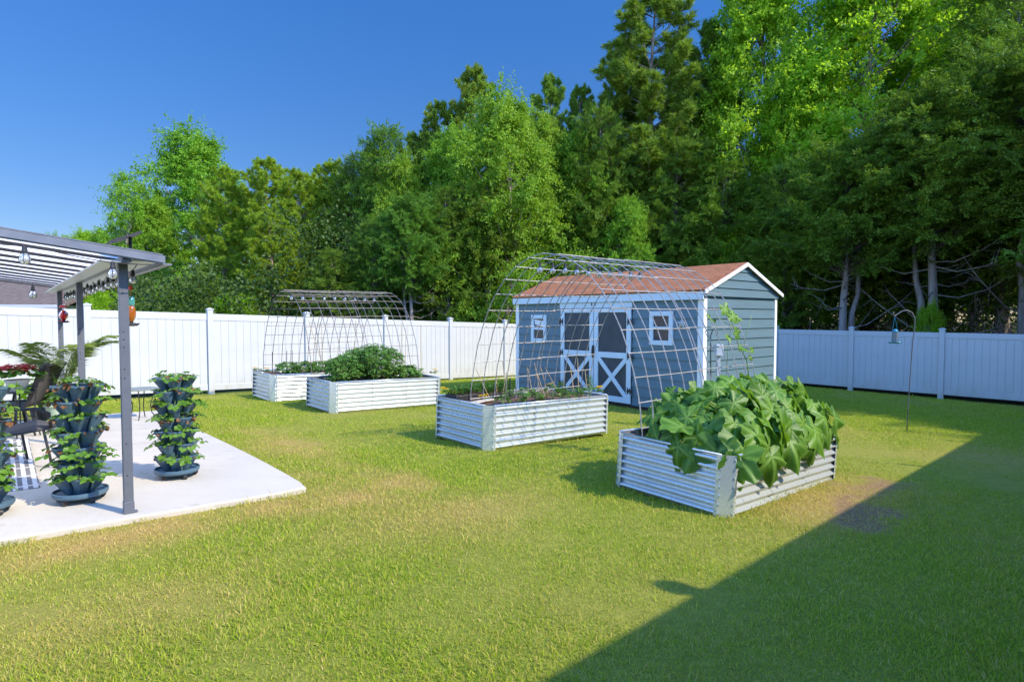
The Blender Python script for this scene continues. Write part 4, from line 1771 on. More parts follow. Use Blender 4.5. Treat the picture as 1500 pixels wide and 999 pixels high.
squash_plant('squash plant with the largest drooping leaves over the near corner of its bed', in_bed('squash', .70, .42), 62, .66, .50, .50, 4, (.115, .215),
             [(-.42, -.44, .06, .25), (-.62, -.28, .05, .20), (-.70, .05, .06, .16), (-.12, -.50, .07, .20), (.15, -.48, .10, .17), (-.25, -.46, .18, .18), (-.66, .30, .07, .18), (-.10, -.52, -.02, .19), (-.64, -.10, .10, .21), (-.50, -.40, .02, .22)])
squash_plant('squash plant spilling over the sunny long side of its bed', in_bed('squash', 1.40, .50), 64, .62, .58, .56, 8, (.11, .20),
             [(-.35, -.56, .07, .21), (-.05, -.58, .05, .19), (.25, -.56, .09, .20), (.0, -.54, .20, .17), (-.28, -.52, .22, .16), (.42, -.55, .04, .15), (.12, -.59, .0, .17), (-.18, -.58, -.02, .16)])
squash_plant('squash plant at the far end of its bed by the fence side', in_bed('squash', 2.0, .58), 62, .55, .62, .54, 15, (.10, .185),
             [(-.15, -.62, .08, .18), (.12, -.60, .10, .16), (.42, -.30, .14, .17), (.46, .05, .12, .16), (.40, -.55, .02, .15), (.44, .32, .10, .17), (.50, -.15, .18, .18), (.48, .20, .04, .14), (.25, -.60, .20, .17), (-.05, -.61, .22, .16)])
squash_plant('squash plant in the middle of its bed on the aisle side', in_bed('squash', .92, .90), 40, .55, .38, .48, 23, (.10, .17))

# climbing vine on the far end of the arch
vb = at_y(1098, 545, 7.1)
cv = thing('climbing_vine', 'thin squash vine with a few pale leaves climbing the arch beside the shed end wall', 'vine', tuple(vb))
rg = random.Random(77)
path_px = [(1098, 560), (1094, 528), (1082, 505), (1074, 478), (1068, 452)]
pp = [at_y(a_, b_, 7.1 - .02 * i) - vb for i, (a_, b_) in enumerate(path_px)]
m_ = MB()
m_.tube(pp, [.007, .006, .005, .005, .003], 6)
side = [at_y(1066, 475, 6.95) - vb, at_y(1045, 460, 6.9) - vb]
m_.tube([pp[3]] + side, .003, 5)
m_.tube([at_y(1088, 520, 7.05) - vb, at_y(1092, 495, 7.0) - vb, at_y(1101, 462, 7.0) - vb], .003, 5)
m_.tube([at_y(1064, 560, 7.1) - vb, at_y(1066, 510, 7.05) - vb, at_y(1072, 470, 7.0) - vb], .003, 5)
m_.build('stem', M['squash_stem'], cv, smooth=True)
lf, att = MB(), []
for (a_, b_, rr) in [(1062, 452, .11), (1073, 463, .09), (1080, 464, .08), (1078, 488, .085), (1066, 494, .07), (1092, 512, .07), (1101, 513, .05), (1085, 509, .05),
                     (1100, 524, .045), (1042, 468, .045), (1038, 462, .04), (1047, 470, .035), (1070, 457, .05), (1112, 560, .12), (1122, 566, .10), (1056, 556, .09)]:
    c = at_y(a_, b_, 7.0 + rg.uniform(-.08, .08)) - vb
    vs, at2, fs = squash_leaf(rg, rr)
    nrm = (Vector((.35, -.6, .55)) + rvec(rg) * .35).normalized()
    ax = rvec(rg) + Vector((0, 0, -.5))
    ax = (ax - nrm * ax.dot(nrm)).normalized()
    T = Matrix((ax, nrm.cross(ax), nrm)).transposed().to_4x4()
    T.translation = c
    lf.add([T @ Vector(v) for v in vs], fs)
    att += at2
fo = lf.build('foliage', M['squash'], cv, smooth=True)
fo.data.attributes.new('vein', 'FLOAT', 'POINT').data.foreach_set('value', att)

# ------------------------------------------------------------------ tomatoes, beans, seedlings


def bush_plant(name, label, cat, p, rad, h, n, ln, wd, seed, group=None, sq=1.0, mat='tomato'):
    rg = random.Random(seed)
    o = thing(name, label, cat, tuple(p), 0, group)
    lf, stm = MB(), MB()
    for k in range(max(4, n // 45)):
        az, el = rg.uniform(0, 2 * PI), rg.uniform(.25, 1.4)
        e_ = Vector((math.cos(az) * math.cos(el) * rad, math.sin(az) * math.cos(el) * rad * sq, math.sin(el) * h))
        stm.tube([(0, 0, -.02), e_ * .5 + Vector((0, 0, h * .12)), e_ * rg.uniform(.75, .95)], [.008, .006, .003], 5, cap=False)
    for i in range(n // 5):
        # one compound leaf: five leaflets hung along a rib
        d = rvec(rg, .25)
        q = rg.uniform(.45, 1.0) ** .6
        c = Vector((d.x * rad * q, d.y * rad * q * sq, h * .52 + d.z * h * .50 * q))
        if c.z < .02:
            c.z = rg.uniform(.02, .12)
        out = Vector((d.x, d.y, .15)) + rvec(rg) * .5
        out.normalize()
        nrm = (Vector((0, 0, 1)) + out * .3 + rvec(rg) * .45).normalized()
        rib = (out - nrm * out.dot(nrm)).normalized()
        b_ = nrm.cross(rib)
        for j, (u, v) in enumerate(((0, .9), (0, -.9), (.5, .8), (.5, -.8), (.95, 0))):
            ax = rib * (.45 if j < 4 else 1) + b_ * v - Vector((0, 0, rg.uniform(.1, .5)))
            s_ = rg.uniform(.7, 1.2)
            lf.add(*leaflet(c + rib * ln * 1.6 * u, ax, nrm, ln * s_, wd * s_, .35))
    lf.build('foliage', M[mat], o)
    stm.build('stem', M['squash_stem'], o)
    return o


tg = 'tomato plants of the thicket'
bush_plant('tomato_plant', 'leafy tomato plant at the near end of the thicket, low over the rim', 'tomato plant', in_bed('tomato', .42, .42), .36, 0.52, 2200, .034, .014, 1, tg)
bush_plant('tomato_plant', 'leafy tomato plant second from the near end of the thicket', 'tomato plant', in_bed('tomato', .80, .70), .38, 0.63, 2300, .034, .014, 2, tg)
bush_plant('tomato_plant', 'tallest tomato plant in the middle of the thicket', 'tomato plant', in_bed('tomato', 1.10, .44), .36, 0.75, 2500, .034, .014, 3, tg)
bush_plant('tomato_plant', 'tomato plant at the back of the thicket towards the fence', 'tomato plant', in_bed('tomato', 1.15, .92), .34, 0.68, 1900, .034, .014, 4, tg)
bush_plant('tomato_plant', 'rounded tomato plant closing the far end of the thicket', 'tomato plant', in_bed('tomato', 1.46, .56), .34, 0.66, 2200, .034, .014, 5, tg)
bush_plant('pepper_plant', 'low open pepper plant beside the far end of the tomato thicket', 'pepper plant', in_bed('tomato', 1.86, .52), .24, .30, 520, .05, .019, 6)
bush_plant('pepper_plant', 'low pepper plant farther along the tomato bed beside a tall stake', 'pepper plant', in_bed('tomato', 2.02, .85), .20, .26, 380, .05, .019, 7)
bush_plant('pepper_plant', 'single small sapling-like pepper at the empty end of the tomato bed', 'pepper plant', in_bed('tomato', 2.24, .70), .12, .22, 110, .045, .018, 8)
for i, (x, y, rr, lab) in enumerate(((.55, .55, .20, 'bean plant nearest the marigolds in the bed by the fence'), (.92, .45, .22, 'bean plant second in the row in the bed by the fence'),
                                     (1.30, .60, .22, 'bean plant third in the row, with a dark stake behind it'), (1.68, .45, .24, 'bean plant beside the tomato thicket in the bed by the fence'),
                                     (2.0, .7, .24, 'bean plant half hidden behind the tomato thicket'))):
    bush_plant('bean_plant', lab, 'bean plant', in_bed('bean', x, y), rr, .26, 420, .05, .02, 30 + i, 'bean plants by the fence', mat='seedling' if i % 2 else 'tomato')


def marigold(p, label, n, seed):
    rg = random.Random(seed)
    o = thing('marigold', label, 'marigold', tuple(p), 0, 'marigolds in the beds')
    lf, sm = compound_plant(rg, 16, .07, .09, .035, .010, 5, .0015, .2)
    lf.build('foliage', M['tomato'], o)
    for k in range(n):
        c = Vector((rg.uniform(-.06, .06), rg.uniform(-.06, .06), rg.uniform(.075, .11)))
        f = MB()
        for ring, (rr, m_n, tilt) in enumerate(((.034, 12, .15), (.026, 10, .5), (.015, 7, .95))):
            for q in range(m_n):
                an = 2 * PI * q / m_n + ring * .3
                ax = Vector((math.cos(an) * math.cos(tilt), math.sin(an) * math.cos(tilt), math.sin(tilt)))
                f.add(*leaflet(c, ax, (0, 0, 1), rr, rr * .36, .2))
        f.build('flower', M['yellow'], o)
    sm.build('stem', M['squash_stem'], o)
    return o


for key, px, py, n, lab in (('marigold', 654, 580, 4, 'marigold at the outer back corner of the staked bed'), ('marigold', 708, 592, 7, 'marigold with several yellow heads at the near corner of the staked bed'),
                            ('marigold', 808, 572, 3, 'marigold among the seedlings behind the middle of the staked bed'), ('marigold', 876, 579, 7, 'marigold with yellow heads at the far sunny corner of the staked bed'),
                            ('tomato', 486, 557, 3, 'pale marigold under the tomatoes at the near corner'), ('tomato', 636, 550, 3, 'marigold alone at the empty end of the tomato bed'),
                            ('bean', 376, 546, 4, 'marigold at the outer corner of the bed by the fence'), ('bean', 391, 548, 4, 'marigold in front of the first bean plant')):
    marigold(bed_pt(key, px, py) + Vector((0, 0, .03)), lab, n, int(px))

SPOT = ['nearest the near corner', 'second along the row', 'third along the row', 'fourth along the row', 'fifth along the row', 'sixth along the row', 'seventh along the row',
        'eighth along the row', 'ninth along the row', 'tenth along the row', 'eleventh along the row', 'last in the row']
rg = random.Random(9)
for i in range(12):
    x = .42 + i * .158
    p = in_bed('marigold', x, .20 + rg.uniform(-.05, .05) + .03 * (i % 2), -.045)
    o = thing('pepper_seedling', f'pepper seedling behind the sunny rim of the staked bed, {SPOT[i]}', 'seedling', tuple(p), 0, 'pepper seedlings')
    lf, sm = compound_plant(rg, 12 + i % 5, .17 + rg.uniform(0, .09), .085, .068, .021, 2, .003, .2)
    lf.build('foliage', M['seedling'], o)
    sm.build('stem', M['squash_stem'], o)
for i, (px, py, h, lab) in enumerate(((863, 577, .30, 'tallest pepper seedling tied to a stake near the barn door'), (822, 580, .22, 'tall pepper seedling beside the dark garden stake'))):
    o = thing('pepper_seedling', lab, 'seedling', tuple(bed_pt('marigold', px, py)), 0, 'pepper seedlings')
    lf, sm = MB(), MB()
    sm.tube([(0, 0, 0), (.01, 0, h)], [.005, .003], 6)
    for k in range(26):
        z = h * (.25 + .75 * k / 26)
        an = k * 2.4
        lf.add(*leaflet((.01 * z / h, 0, z), (math.cos(an), math.sin(an), rg.uniform(-.3, .3)), (0, 0, 1), .07, .02))
    lf.build('foliage', M['seedling'], o)
    sm.build('stem', M['squash_stem'], o)
for i, (x, y, lab) in enumerate(((.36, .96, 'black seedling tray under clear domes at the outer end of the staked bed'), (.93, .98, 'black seedling tray farther along the back of the staked bed'))):
    p = in_bed('marigold', x, y, -.03)
    o = thing('seedling_tray', lab, 'seedling tray', tuple(p), TH, 'seedling trays')
    m_ = MB()
    m_.box(-.26, .26, -.13, .13, 0, .095)
    m_.build('tray', M['black'], o, bevel=.008)
    rgt = random.Random(40 + i)
    lf = MB()
    for a_ in range(9):
        for b_ in range(4):
            c = Vector((-.22 + a_ * .055, -.095 + b_ * .063, .096))
            for q in range(7):
                an = rgt.uniform(0, 6.28)
                lf.add(*leaflet(c + Vector((0, 0, rgt.uniform(0, .11))), (math.cos(an), math.sin(an), rgt.uniform(.1, .9)), (0, 0, 1), .055, .018))
    lf.build('seedling', M['seedling'], o)
    m_ = MB()
    m_.box(-.245, .245, -.118, .118, .096, .102)
    m_.build('plug_soil', M['soil'], o)
m_ = MB()
p = in_bed('marigold', .30, .55, -.02)
o = thing('board', 'pale wooden board lying on the soil before the seedling trays', 'board', tuple(p), TH + .25)
m_.box(-.22, .30, -.045, .045, 0, .022)
m_.build('plank', pm('pale_wood', (.55, .48, .38), (.45, .38, .29), 8, .7, stretch=(1, 6, 1)), o, bevel=.003)


def stake(key, b, t, label, mat='bamboo', r=.0055, name='bamboo_stake', group='bamboo stakes', foot=.0):
    p = bed_pt(key, *b)
    q = at_y(t[0], t[1], p.y + random.Random(int(b[0])).uniform(-.05, .05)) - p
    o = thing(name, label, 'stake', tuple(p), 0, group)
    m__ = MB()
    pts = [q * (-.08)] + [q * f for f in (0, .33, .66, 1.0)]
    m__.tube(pts, [r, r, r, r * .95, r * .9], 7)
    if mat == 'bamboo':
        for f in (.2, .42, .63, .85):
            m__.tube([q * f, q * (f + .012)], r * 1.22, 7)
    m__.build('rod', M[mat], o)
    return o


W_ = ['bamboo stake leaning towards the outer corner of the staked bed', 'upright bamboo stake before the first seedling tray', 'bamboo stake between the two seedling trays',
      'short bamboo stake leaning back beside the second seedling tray', 'upright bamboo stake standing before the shed corner', 'bamboo stake leaning steeply behind the pale seedlings',
      'bamboo stake crossing in front of the small shed window wall', 'bamboo stake leaning left of the marigold in mid bed', 'most slanted bamboo stake behind the mid bed marigold',
      'thin bamboo stake before the left barn door hinge side', 'bamboo stake across the middle of the crossed door', 'bamboo stake leaning before the barn door handle',
      'last bamboo stake near the far corner marigold']
ST = [((720, 590), (697, 540)), ((728, 588), (727, 548)), ((735, 588), (742, 545)), ((742, 582), (736, 528)), ((774, 580), (772, 536)), ((782, 586), (773, 540)),
      ((793, 584), (783, 532)), ((803, 580), (792, 538)), ((822, 582), (798, 538)), ((842, 582), (835, 535)), ((848, 584), (846, 525)), ((861, 580), (857, 543)), ((800, 586), (786, 545))]
for (b, t), lab in zip(ST, W_):
    stake('marigold', b, t, lab)
for px, py, h, lab in ((747, 590, 36, 'dark green garden stake standing among the near seedlings'), (828, 579, 27, 'dark green garden stake before the left barn door')):
    stake('marigold', (px, py), (px, py - h), lab, 'black', .011, 'garden_stake', None)
TS = [((476, 545), (452, 470), 'slanted brown stake rising from the tomato thicket'), ((473, 545), (471, 475), 'upright brown stake at the near end of the tomato thicket'),
      ((519, 545), (521, 470), 'upright brown stake in the middle of the tomato thicket'), ((589, 552), (588, 474), 'tall brown stake beside the pepper plants'),
      ((593, 551), (595, 480), 'tall brown stake leaning beside its pair by the pepper plants'), ((617, 550), (616, 476), 'tall thin stake at the empty end of the tomato bed')]
for b, t, lab in TS:
    stake('tomato', b, t, lab, 'bamboo', .007, 'bamboo_stake', None)
for b, t, lab in (((420, 547), (420, 514), 'short dark stake rising above the bean plants'), ((399, 547), (399, 516), 'thin stake beside the first bean plant'), ((428, 547), (428, 513), 'thin stake behind the third bean plant')):
    stake('bean', b, t, lab, 'black', .008, 'garden_stake', None)

# ------------------------------------------------------------------ patio furniture and pots
def slab_pt(px, py):
    g = at(px, py, .054)
    return Vector((g.x, g.y, gz(g.x, g.y) + .054))


def chair(label, px, py, yaw):
    o = thing('sling_chair', label, 'chair', tuple(slab_pt(px, py)), yaw, 'sling patio chairs')
    # local: sitter faces +x, back leans to -x
    def sheet(pts, w, nm):
        m__ = MB()
        vs, fs = [], []
        for (x, z) in pts:
            vs += [(x, -w, z), (x, w, z)]
        for i in range(len(pts) - 1):
            fs.append((2 * i, 2 * i + 1, 2 * i + 3, 2 * i + 2))
        m__.add(vs, fs)
        s_ = m__.build(nm, M['sling'], o, smooth=True)
        sm = s_.modifiers.new('solid', 'SOLIDIFY')
        sm.thickness = .008
        return s_
    sheet([(-.36, .93), (-.335, .955), (-.30, .94), (-.27, .86), (-.20, .66), (-.12, .46), (-.08, .38)], .24, 'backrest')
    sheet([(-.08, .38), (.05, .36), (.30, .40), (.44, .42)], .24, 'seat')
    for sgn in (-1, 1):
        m__ = MB()
        y = .262 * sgn
        m__.tube([(-.345, y, .95), (-.27, y, .85), (-.12, y, .45), (-.07, y, .37), (.28, y, .39), (.46, y, .41)], .014, 8)
        m__.build('side_rail', M['black'], o, smooth=True)
        m__ = MB()
        m__.tube([(-.19, y * 1.08, .62), (-.05, y * 1.12, .63), (.22, y * 1.12, .61), (.34, y * 1.1, .55), (.36, y * 1.08, .40)], .016, 8)
        m__.build('armrest', M['black'], o, smooth=True)
        for x0, x1 in ((.30, .36), (-.08, -.22)):
            m__ = MB()
            m__.tube([(x0, y, .39), (x1, y * 1.05, .012)], .013, 8)
            m__.build('leg', M['black'], o, smooth=True)
    return o


chair('dark sling patio chair with high leaning back beside the mint green pot', 44, 634, R(190))
chair('dark sling patio chair nearer the lawn with curved arms behind the edge tower', -6, 690, R(60))

rectangle = thing('striped_rectangle', 'grey and white striped flat rectangle under the pergola', 'rectangle', tuple(L(-.62, 8.05, L(-.62, 8.05).z + .054)), TH)
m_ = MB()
m_.box(-.85, .85, -1.4, 1.4, 0, .006)  # flat rectangle, dark dashes in rows over a pale base


def stripe_mat():
    m, nt, out = newmat('stripe_pattern')
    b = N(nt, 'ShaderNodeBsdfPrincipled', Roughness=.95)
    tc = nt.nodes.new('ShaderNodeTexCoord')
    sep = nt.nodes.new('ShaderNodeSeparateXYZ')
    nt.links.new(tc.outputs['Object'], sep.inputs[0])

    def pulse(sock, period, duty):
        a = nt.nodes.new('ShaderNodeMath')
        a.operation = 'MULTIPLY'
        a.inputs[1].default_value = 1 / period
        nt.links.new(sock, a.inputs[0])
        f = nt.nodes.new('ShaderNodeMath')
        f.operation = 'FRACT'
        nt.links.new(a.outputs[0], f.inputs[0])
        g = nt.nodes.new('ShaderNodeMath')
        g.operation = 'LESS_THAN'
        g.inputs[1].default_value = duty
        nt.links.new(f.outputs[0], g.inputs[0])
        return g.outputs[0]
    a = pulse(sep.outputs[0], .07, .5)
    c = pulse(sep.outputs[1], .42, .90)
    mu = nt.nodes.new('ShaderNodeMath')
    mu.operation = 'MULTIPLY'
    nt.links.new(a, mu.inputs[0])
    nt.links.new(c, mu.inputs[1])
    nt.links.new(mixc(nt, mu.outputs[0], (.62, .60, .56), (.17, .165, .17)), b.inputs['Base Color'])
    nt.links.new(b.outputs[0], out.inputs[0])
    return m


m_.build('stripes', stripe_mat(), rectangle)

# mint pot with palm
pp_ = slab_pt(91, 629)
palm = thing('potted_palm', 'palm with feathery fronds in a mint green pot', 'potted palm', tuple(pp_))
m_ = MB()
m_.lathe([(.115, 0), (.165, .25), (.185, .34), (.20, .345), (.20, .385), (.18, .385), (.17, .33), (.02, .33)], 28)
pt_ = m_.build('pot', M['mint'], palm, smooth=False)
m_ = MB()
m_.lathe([(.13, 0), (.16, .0), (.165, .02), (.15, .02)], 24)
m_.build('saucer', M['black'], pt_)
rg = random.Random(31)
lf, sm = MB(), MB()
for (az, ln, lift) in [(3.3, .85, 1.05), (2.7, .80, 1.2), (.1, .75, 1.45), (-.5, .72, 1.35), (.8, .70, 1.4), (-1.4, .6, 1.25), (3.0, .5, 1.7), (1.7, .6, 1.4), (.3, .5, 1.9)]:
    pts = []
    for i in range(12):
        f = i / 11
        pts.append(Vector((math.cos(az) * ln * f * (.55 + .5 * f), math.sin(az) * ln * f * (.55 + .5 * f), .36 + 1.4 * lift * ln * (f * 1.35 - .72 * f * f))))
    sm.tube(pts, [.008 - .006 * i / 11 for i in range(12)], 5)
    for i in range(46):
        f = .22 + .78 * i / 45
        k = min(10, int(f * 11))
        c = pts[k].lerp(pts[k + 1], f * 11 - k)
        d = (pts[k + 1] - pts[k]).normalized()
        sdv = d.cross(Vector((0, 0, 1))).normalized()
        l_ = .34 * math.sin(PI * (.12 + .83 * f)) * rg.uniform(.85, 1.1)
        for sg in (-1, 1):
            ax = (d * .55 + sdv * sg + Vector((0, 0, rg.uniform(-.15, .35)))).normalized()
            n_ = ax.cross(d).normalized() * .008
            e = c + ax * l_ - Vector((0, 0, l_ * .18))
            mdp = c + ax * l_ * .5
            lf.add([c - n_ * .5, c + n_ * .5, mdp + n_, mdp - n_, e], [(0, 1, 2, 3), (3, 2, 4)])
lf.build('frond', M['palm'], palm)
sm.build('stem', M['squash_stem'], palm)
lf, sm = compound_plant(rg, 34, .30, .22, .12, .028, 3, .003, .4)
for b_ in (lf, sm):
    b_.v = [(x, y, z + .34) for x, y, z in b_.v]
lf.build('underplanting', M['seedling'], palm)

# second pot, yellow green shrub
q_ = slab_pt(60, 622)
cr = thing('potted_shrub', 'yellow green leafy shrub in a dark pot behind the sling chair', 'potted plant', tuple(q_))
m_ = MB()
m_.lathe([(.09, 0), (.13, .24), (.14, .25), (.125, .25), (.02, .22)], 20)
m_.build('pot', M['black'], cr)
lf, sm = compound_plant(rg, 60, .55, .20, .13, .04, 2, .004, .3)
lf.v = [(x, y, z + .2) for x, y, z in lf.v]
sm.v = [(x, y, z + .2) for x, y, z in sm.v]
lf.build('foliage', M['leaf_bright'], cr)
sm.build('stem', M['squash_stem'], cr)

# plant stand with red begonia
s_ = slab_pt(28, 640)
stz = thing('plant_stand', 'black wire plant stand carrying the red flowering pot', 'plant stand', tuple(s_))
m_ = MB()
for k in range(4):
    an = k * PI / 2 + .6
    c, s2 = math.cos(an), math.sin(an)
    m_.tube([(c * .22, s2 * .22, 0), (c * .17, s2 * .17, .35), (c * .19, s2 * .19, .60)], .009, 8)
m_.build('leg', M['black'], stz)
m_ = MB()
for z, rr in ((.60, .20), (.24, .185)):
    m_.tube([(math.cos(2 * PI * k / 24) * rr, math.sin(2 * PI * k / 24) * rr, z) for k in range(25)], .008, 6)
m_.lathe([(.001, .60), (.195, .60), (.195, .61), (.001, .61)], 20)
m_.build('shelf', M['black'], stz)
fp = thing('flower_pot', 'white pot of red begonias on the wire plant stand', 'potted flowers', (s_.x, s_.y, s_.z + .612))
m_ = MB()
m_.lathe([(.08, 0), (.13, .13), (.14, .15), (.125, .15), (.02, .13)], 22)
m_.build('pot', M['whitepot'], fp)
lf, sm = compound_plant(rg, 46, .20, .25, .10, .045, 2, .004, .5)
lf.v = [(x, y, z + .12) for x, y, z in lf.v]
lf.build('foliage', M['tomato'], fp)
f_ = MB()
for i in range(150):
    az, rr = rg.uniform(0, 6.28), .22 * math.sqrt(rg.random())
    c = Vector((math.cos(az) * rr, math.sin(az) * rr, .33 - 1.1 * rr * rr + rg.uniform(-.03, .03)))
    for q in range(5):
        an = q * 1.2566 + rg.random()
        f_.add(*leaflet(c, (math.cos(an), math.sin(an), rg.uniform(-.2, .5)), (0, 0, 1), .028, .012))
f_.build('bloom', M['redflower'], fp)

# small mesh table
t_ = slab_pt(208, 613)
tb = thing('side_table', 'small round mesh topped side table with thin curved legs', 'side table', tuple(t_))
m_ = MB()
m_.lathe([(.001, .470), (.235, .470), (.245, .476), (.245, .488), (.235, .492), (.001, .490)], 36)
m_.build('tabletop', pm('mesh_top', (.22, .25, .22), (.30, .33, .29), 90, .5, metal=.3), tb)
for k in range(4):
    an = k * PI / 2 + .35
    c, s2 = math.cos(an), math.sin(an)
    m_ = MB()
    m_.tube([(c * .20, s2 * .20, .470), (c * .165, s2 * .165, .36), (c * .125, s2 * .125, .22), (c * .14, s2 * .14, .10), (c * .21, s2 * .21, .0)], .008, 8)
    m_.build('leg', M['black'], tb, smooth=True)

# ------------------------------------------------------------------ shepherd hooks, feeder, outlet post
h0 = at(1328, 633)
hk = thing('shepherd_hook', 'tall thin shepherd hook standing in the lawn with the blue feeder', 'shepherd hook', tuple(h0))
dirx = Vector((1, 0, 0))
hp = lambda px, py: at_y(px, py, h0.y) - h0
pts = [hp(1328, 640), hp(1330, 600), hp(1334, 540), hp(1337, 500), hp(1340, 480), hp(1340, 466), hp(1336, 458), hp(1329, 454.5), hp(1321, 456), hp(1315, 460), hp(1310.5, 463), hp(1308.6, 460.5), hp(1309, 457)]
m_ = MB()
m_.tube(pts, [.008] * 4 + [.0095] * 9, 8)
m_.build('rod', pm('hook_paint', (.06, .055, .055), (.16, .15, .14), 20, .45), hk, smooth=True)
fd = hp(1311, 492) + h0
fe = thing('bird_feeder', 'blue lantern bird feeder hanging from the shepherd hook', 'bird feeder', tuple(fd))
m_ = MB()
m_.lathe([(.040, -.115), (.046, -.11), (.046, .075), (.040, .08)], 18)
m_.build('tube', pm('seed_tube', (.08, .16, .22), (.16, .16, .13), 14, .25), fe)
m_ = MB()
m_.lathe([(.001, .125), (.02, .12), (.05, .085), (.052, .078), (.001, .076)], 18)
m_.build('lid', M['teal'], fe)
m_ = MB()
m_.lathe([(.001, -.125), (.085, -.122), (.11, -.108), (.112, -.112), (.088, -.134), (.001, -.138)], 20)
m_.build('tray', M['teal'], fe)
m_ = MB()
top = hp(1310.5, 463) + h0 - fd
for sg in (-1, 1):
    m_.tube([top, Vector((.046 * sg, 0, .09))], .004, 6)
m_.build('hanger', M['teal'], fe)

sc0 = SH_FL + SH_d * (SH_L + .55)
c_ = at_y(1043, 520, 9.9)
gk = thing('shepherd_hook', 'black double garden hook by the shed end wall', 'shepherd hook', (c_.x, c_.y, gz(c_.x, c_.y)))
zz = lambda px, py: at_y(px, py, c_.y) - gk.location
m_ = MB()
m_.tube([(0, 0, -.1), zz(1041, 520), zz(1041, 492), zz(1044, 483), zz(1049, 483), zz(1051, 488), zz(1050, 492)], .009, 8)
m_.tube([zz(1041, 498), zz(1036, 492), zz(1033, 487), zz(1034, 484)], .006, 8)
m_.build('rod', M['black'], gk, smooth=True)
c_ = at_y(1052, 540, 9.8)
op = thing('outlet_post', 'grey post with an outlet box before the shed end wall', 'outlet post', (c_.x, c_.y, gz(c_.x, c_.y)))
zt = at_y(1052, 507, c_.y).z - op.location.z
m_ = MB()
m_.box(-.028, .028, -.028, .028, -.05, zt - .02)
m_.build('post', pm('grey_plastic', (.40, .43, .44), (.36, .39, .40), 5, .5), op)
m_ = MB()
m_.box(-.06, .06, -.075, .04, zt - .16, zt + .03)
m_.build('box', pm('grey_box', (.45, .48, .49), (.40, .43, .44), 5, .5), op, bevel=.006)

# ------------------------------------------------------------------ trees


def unit(a):
    return a / np.maximum(np.linalg.norm(a, axis=1, keepdims=True), 1e-9)


def cards(C, A, Nn, ln, wd, bend=.12):
    """leaf blades: base C, axis A, normal Nn -> kite of two folded triangles"""
    A = unit(A)
    Nn = unit(Nn - A * (Nn * A).sum(1, keepdims=True))
    B = np.cross(A, Nn)
    ln = ln[:, None]
    wd = wd[:, None]
    p0 = C
    p1 = C + A * ln * .45 + B * wd + Nn * wd * .35
    p2 = C + A * ln - Nn * ln * bend
    p3 = C + A * ln * .45 - B * wd + Nn * wd * .35
    V = np.stack([p0, p1, p2, p3], 1).reshape(-1, 3)
    b = np.arange(len(C)) * 4
    return V, np.concatenate([np.stack([b, b + 1, b + 2], 1), np.stack([b, b + 2, b + 3], 1)])


def build_tree(name, label, cat, group, trunk, V, F, *rest):
    limbs = rest[0] if len(rest) == 3 else None
    leaf, bark = rest[-2:]
    o = thing(name, label, cat, (0, 0, 0), 0, group)
    trunk.build('trunk', bark, o, smooth=True)
    if limbs:
        limbs.build('limb', M['deadwood'], o)
    mesh_np('crown', V, [F], leaf, o)
    return o


def wobble(rg, p0, p1, n, amp):
    pts = []
    off = np.zeros(3)
    for i in range(n + 1):
        f = i / n
        off = off + rg.normal(0, amp, 3) * np.array([1, 1, .2])
        pts.append(tuple(np.array(p0) * (1 - f) + np.array(p1) * f + off * math.sin(PI * f) * 1.2))
    return pts


def broadleaf(seed, H, W, base, ncl, ntw, nlf, size, loose=0.0, prof=.5):
    rg = np.random.default_rng(seed)
    tr = MB()
    top = (rg.normal(0, .2), rg.normal(0, .2), H * .86)
    tp = wobble(rg, (0, 0, -.3), top, 9, .09)
    r0 = H * .017 + .03
    tr.tube(tp, [r0 * (1.25 if i == 0 else 1) * (1 - .86 * i / 9) for i in range(10)], 9)
    Cs, As, Ns, Ls = [], [], [], []
    for k in range(ncl):
        u = (k + rg.random()) / ncl
        z = base + (H - base) * u
        R_ = W * (math.sin(PI * min(.97, .14 + .83 * u ** prof)) ** .8) * rg.uniform(.72, 1.12)
        az = k * 2.39996 + rg.normal(0, .4)
        rr = R_ * math.sqrt(rg.uniform(.12, 1.0))
        c = np.array([math.cos(az) * rr, math.sin(az) * rr, min(z, H * (1.0 - .15 * (rr / W) ** 2))])
        cr = W * rg.uniform(.20, .36)
        zt = max(base * .55, c[2] - .55 * rr - .3)
        zt = min(zt, H * .8)
        i = min(8, int(max(0, zt) / (H * .86) * 9))
        s = np.array(tp[i])
        mid = s * .45 + c * .55 + np.array([0, 0, -.10 * rr])
        tr.tube([tuple(s), tuple(mid), tuple(c)], [.018 + .010 * rr, .012 + .004 * rr, .006], 5, cap=False)
        d = unit(rg.normal(0, 1, (ntw, 3)) + np.array([math.cos(az) * .5, math.sin(az) * .5, .25]))
        tl = cr * rg.uniform(.45, 1.15, ntw) * (1 + loose * rg.random(ntw))
        f = rg.uniform(.25, 1.0, (ntw, nlf))
        P = c + d[:, None, :] * (tl[:, None] * f)[..., None] + rg.normal(0, .045 + .03 * loose, (ntw, nlf, 3))
        P[..., 2] -= (f ** 2) * tl[:, None] * .18
        P = P.reshape(-1, 3)
        n = len(P)
        Cs.append(P)
        As.append(unit(np.repeat(d, nlf, 0) * .5 + rg.normal(0, .8, (n, 3)) + np.array([0, 0, -.35])))
        out = unit(P - c)
        Ns.append(unit(out * .55 + rg.normal(0, .55, (n, 3)) + np.array([0, 0, .75])))
        Ls.append(size * rg.uniform(.65, 1.25, n))
    C, A, Nn, Ln = map(np.concatenate, (Cs, As, Ns, Ls))
    V, F = cards(C, A, Nn, Ln, Ln * .34)
    return tr, V, F


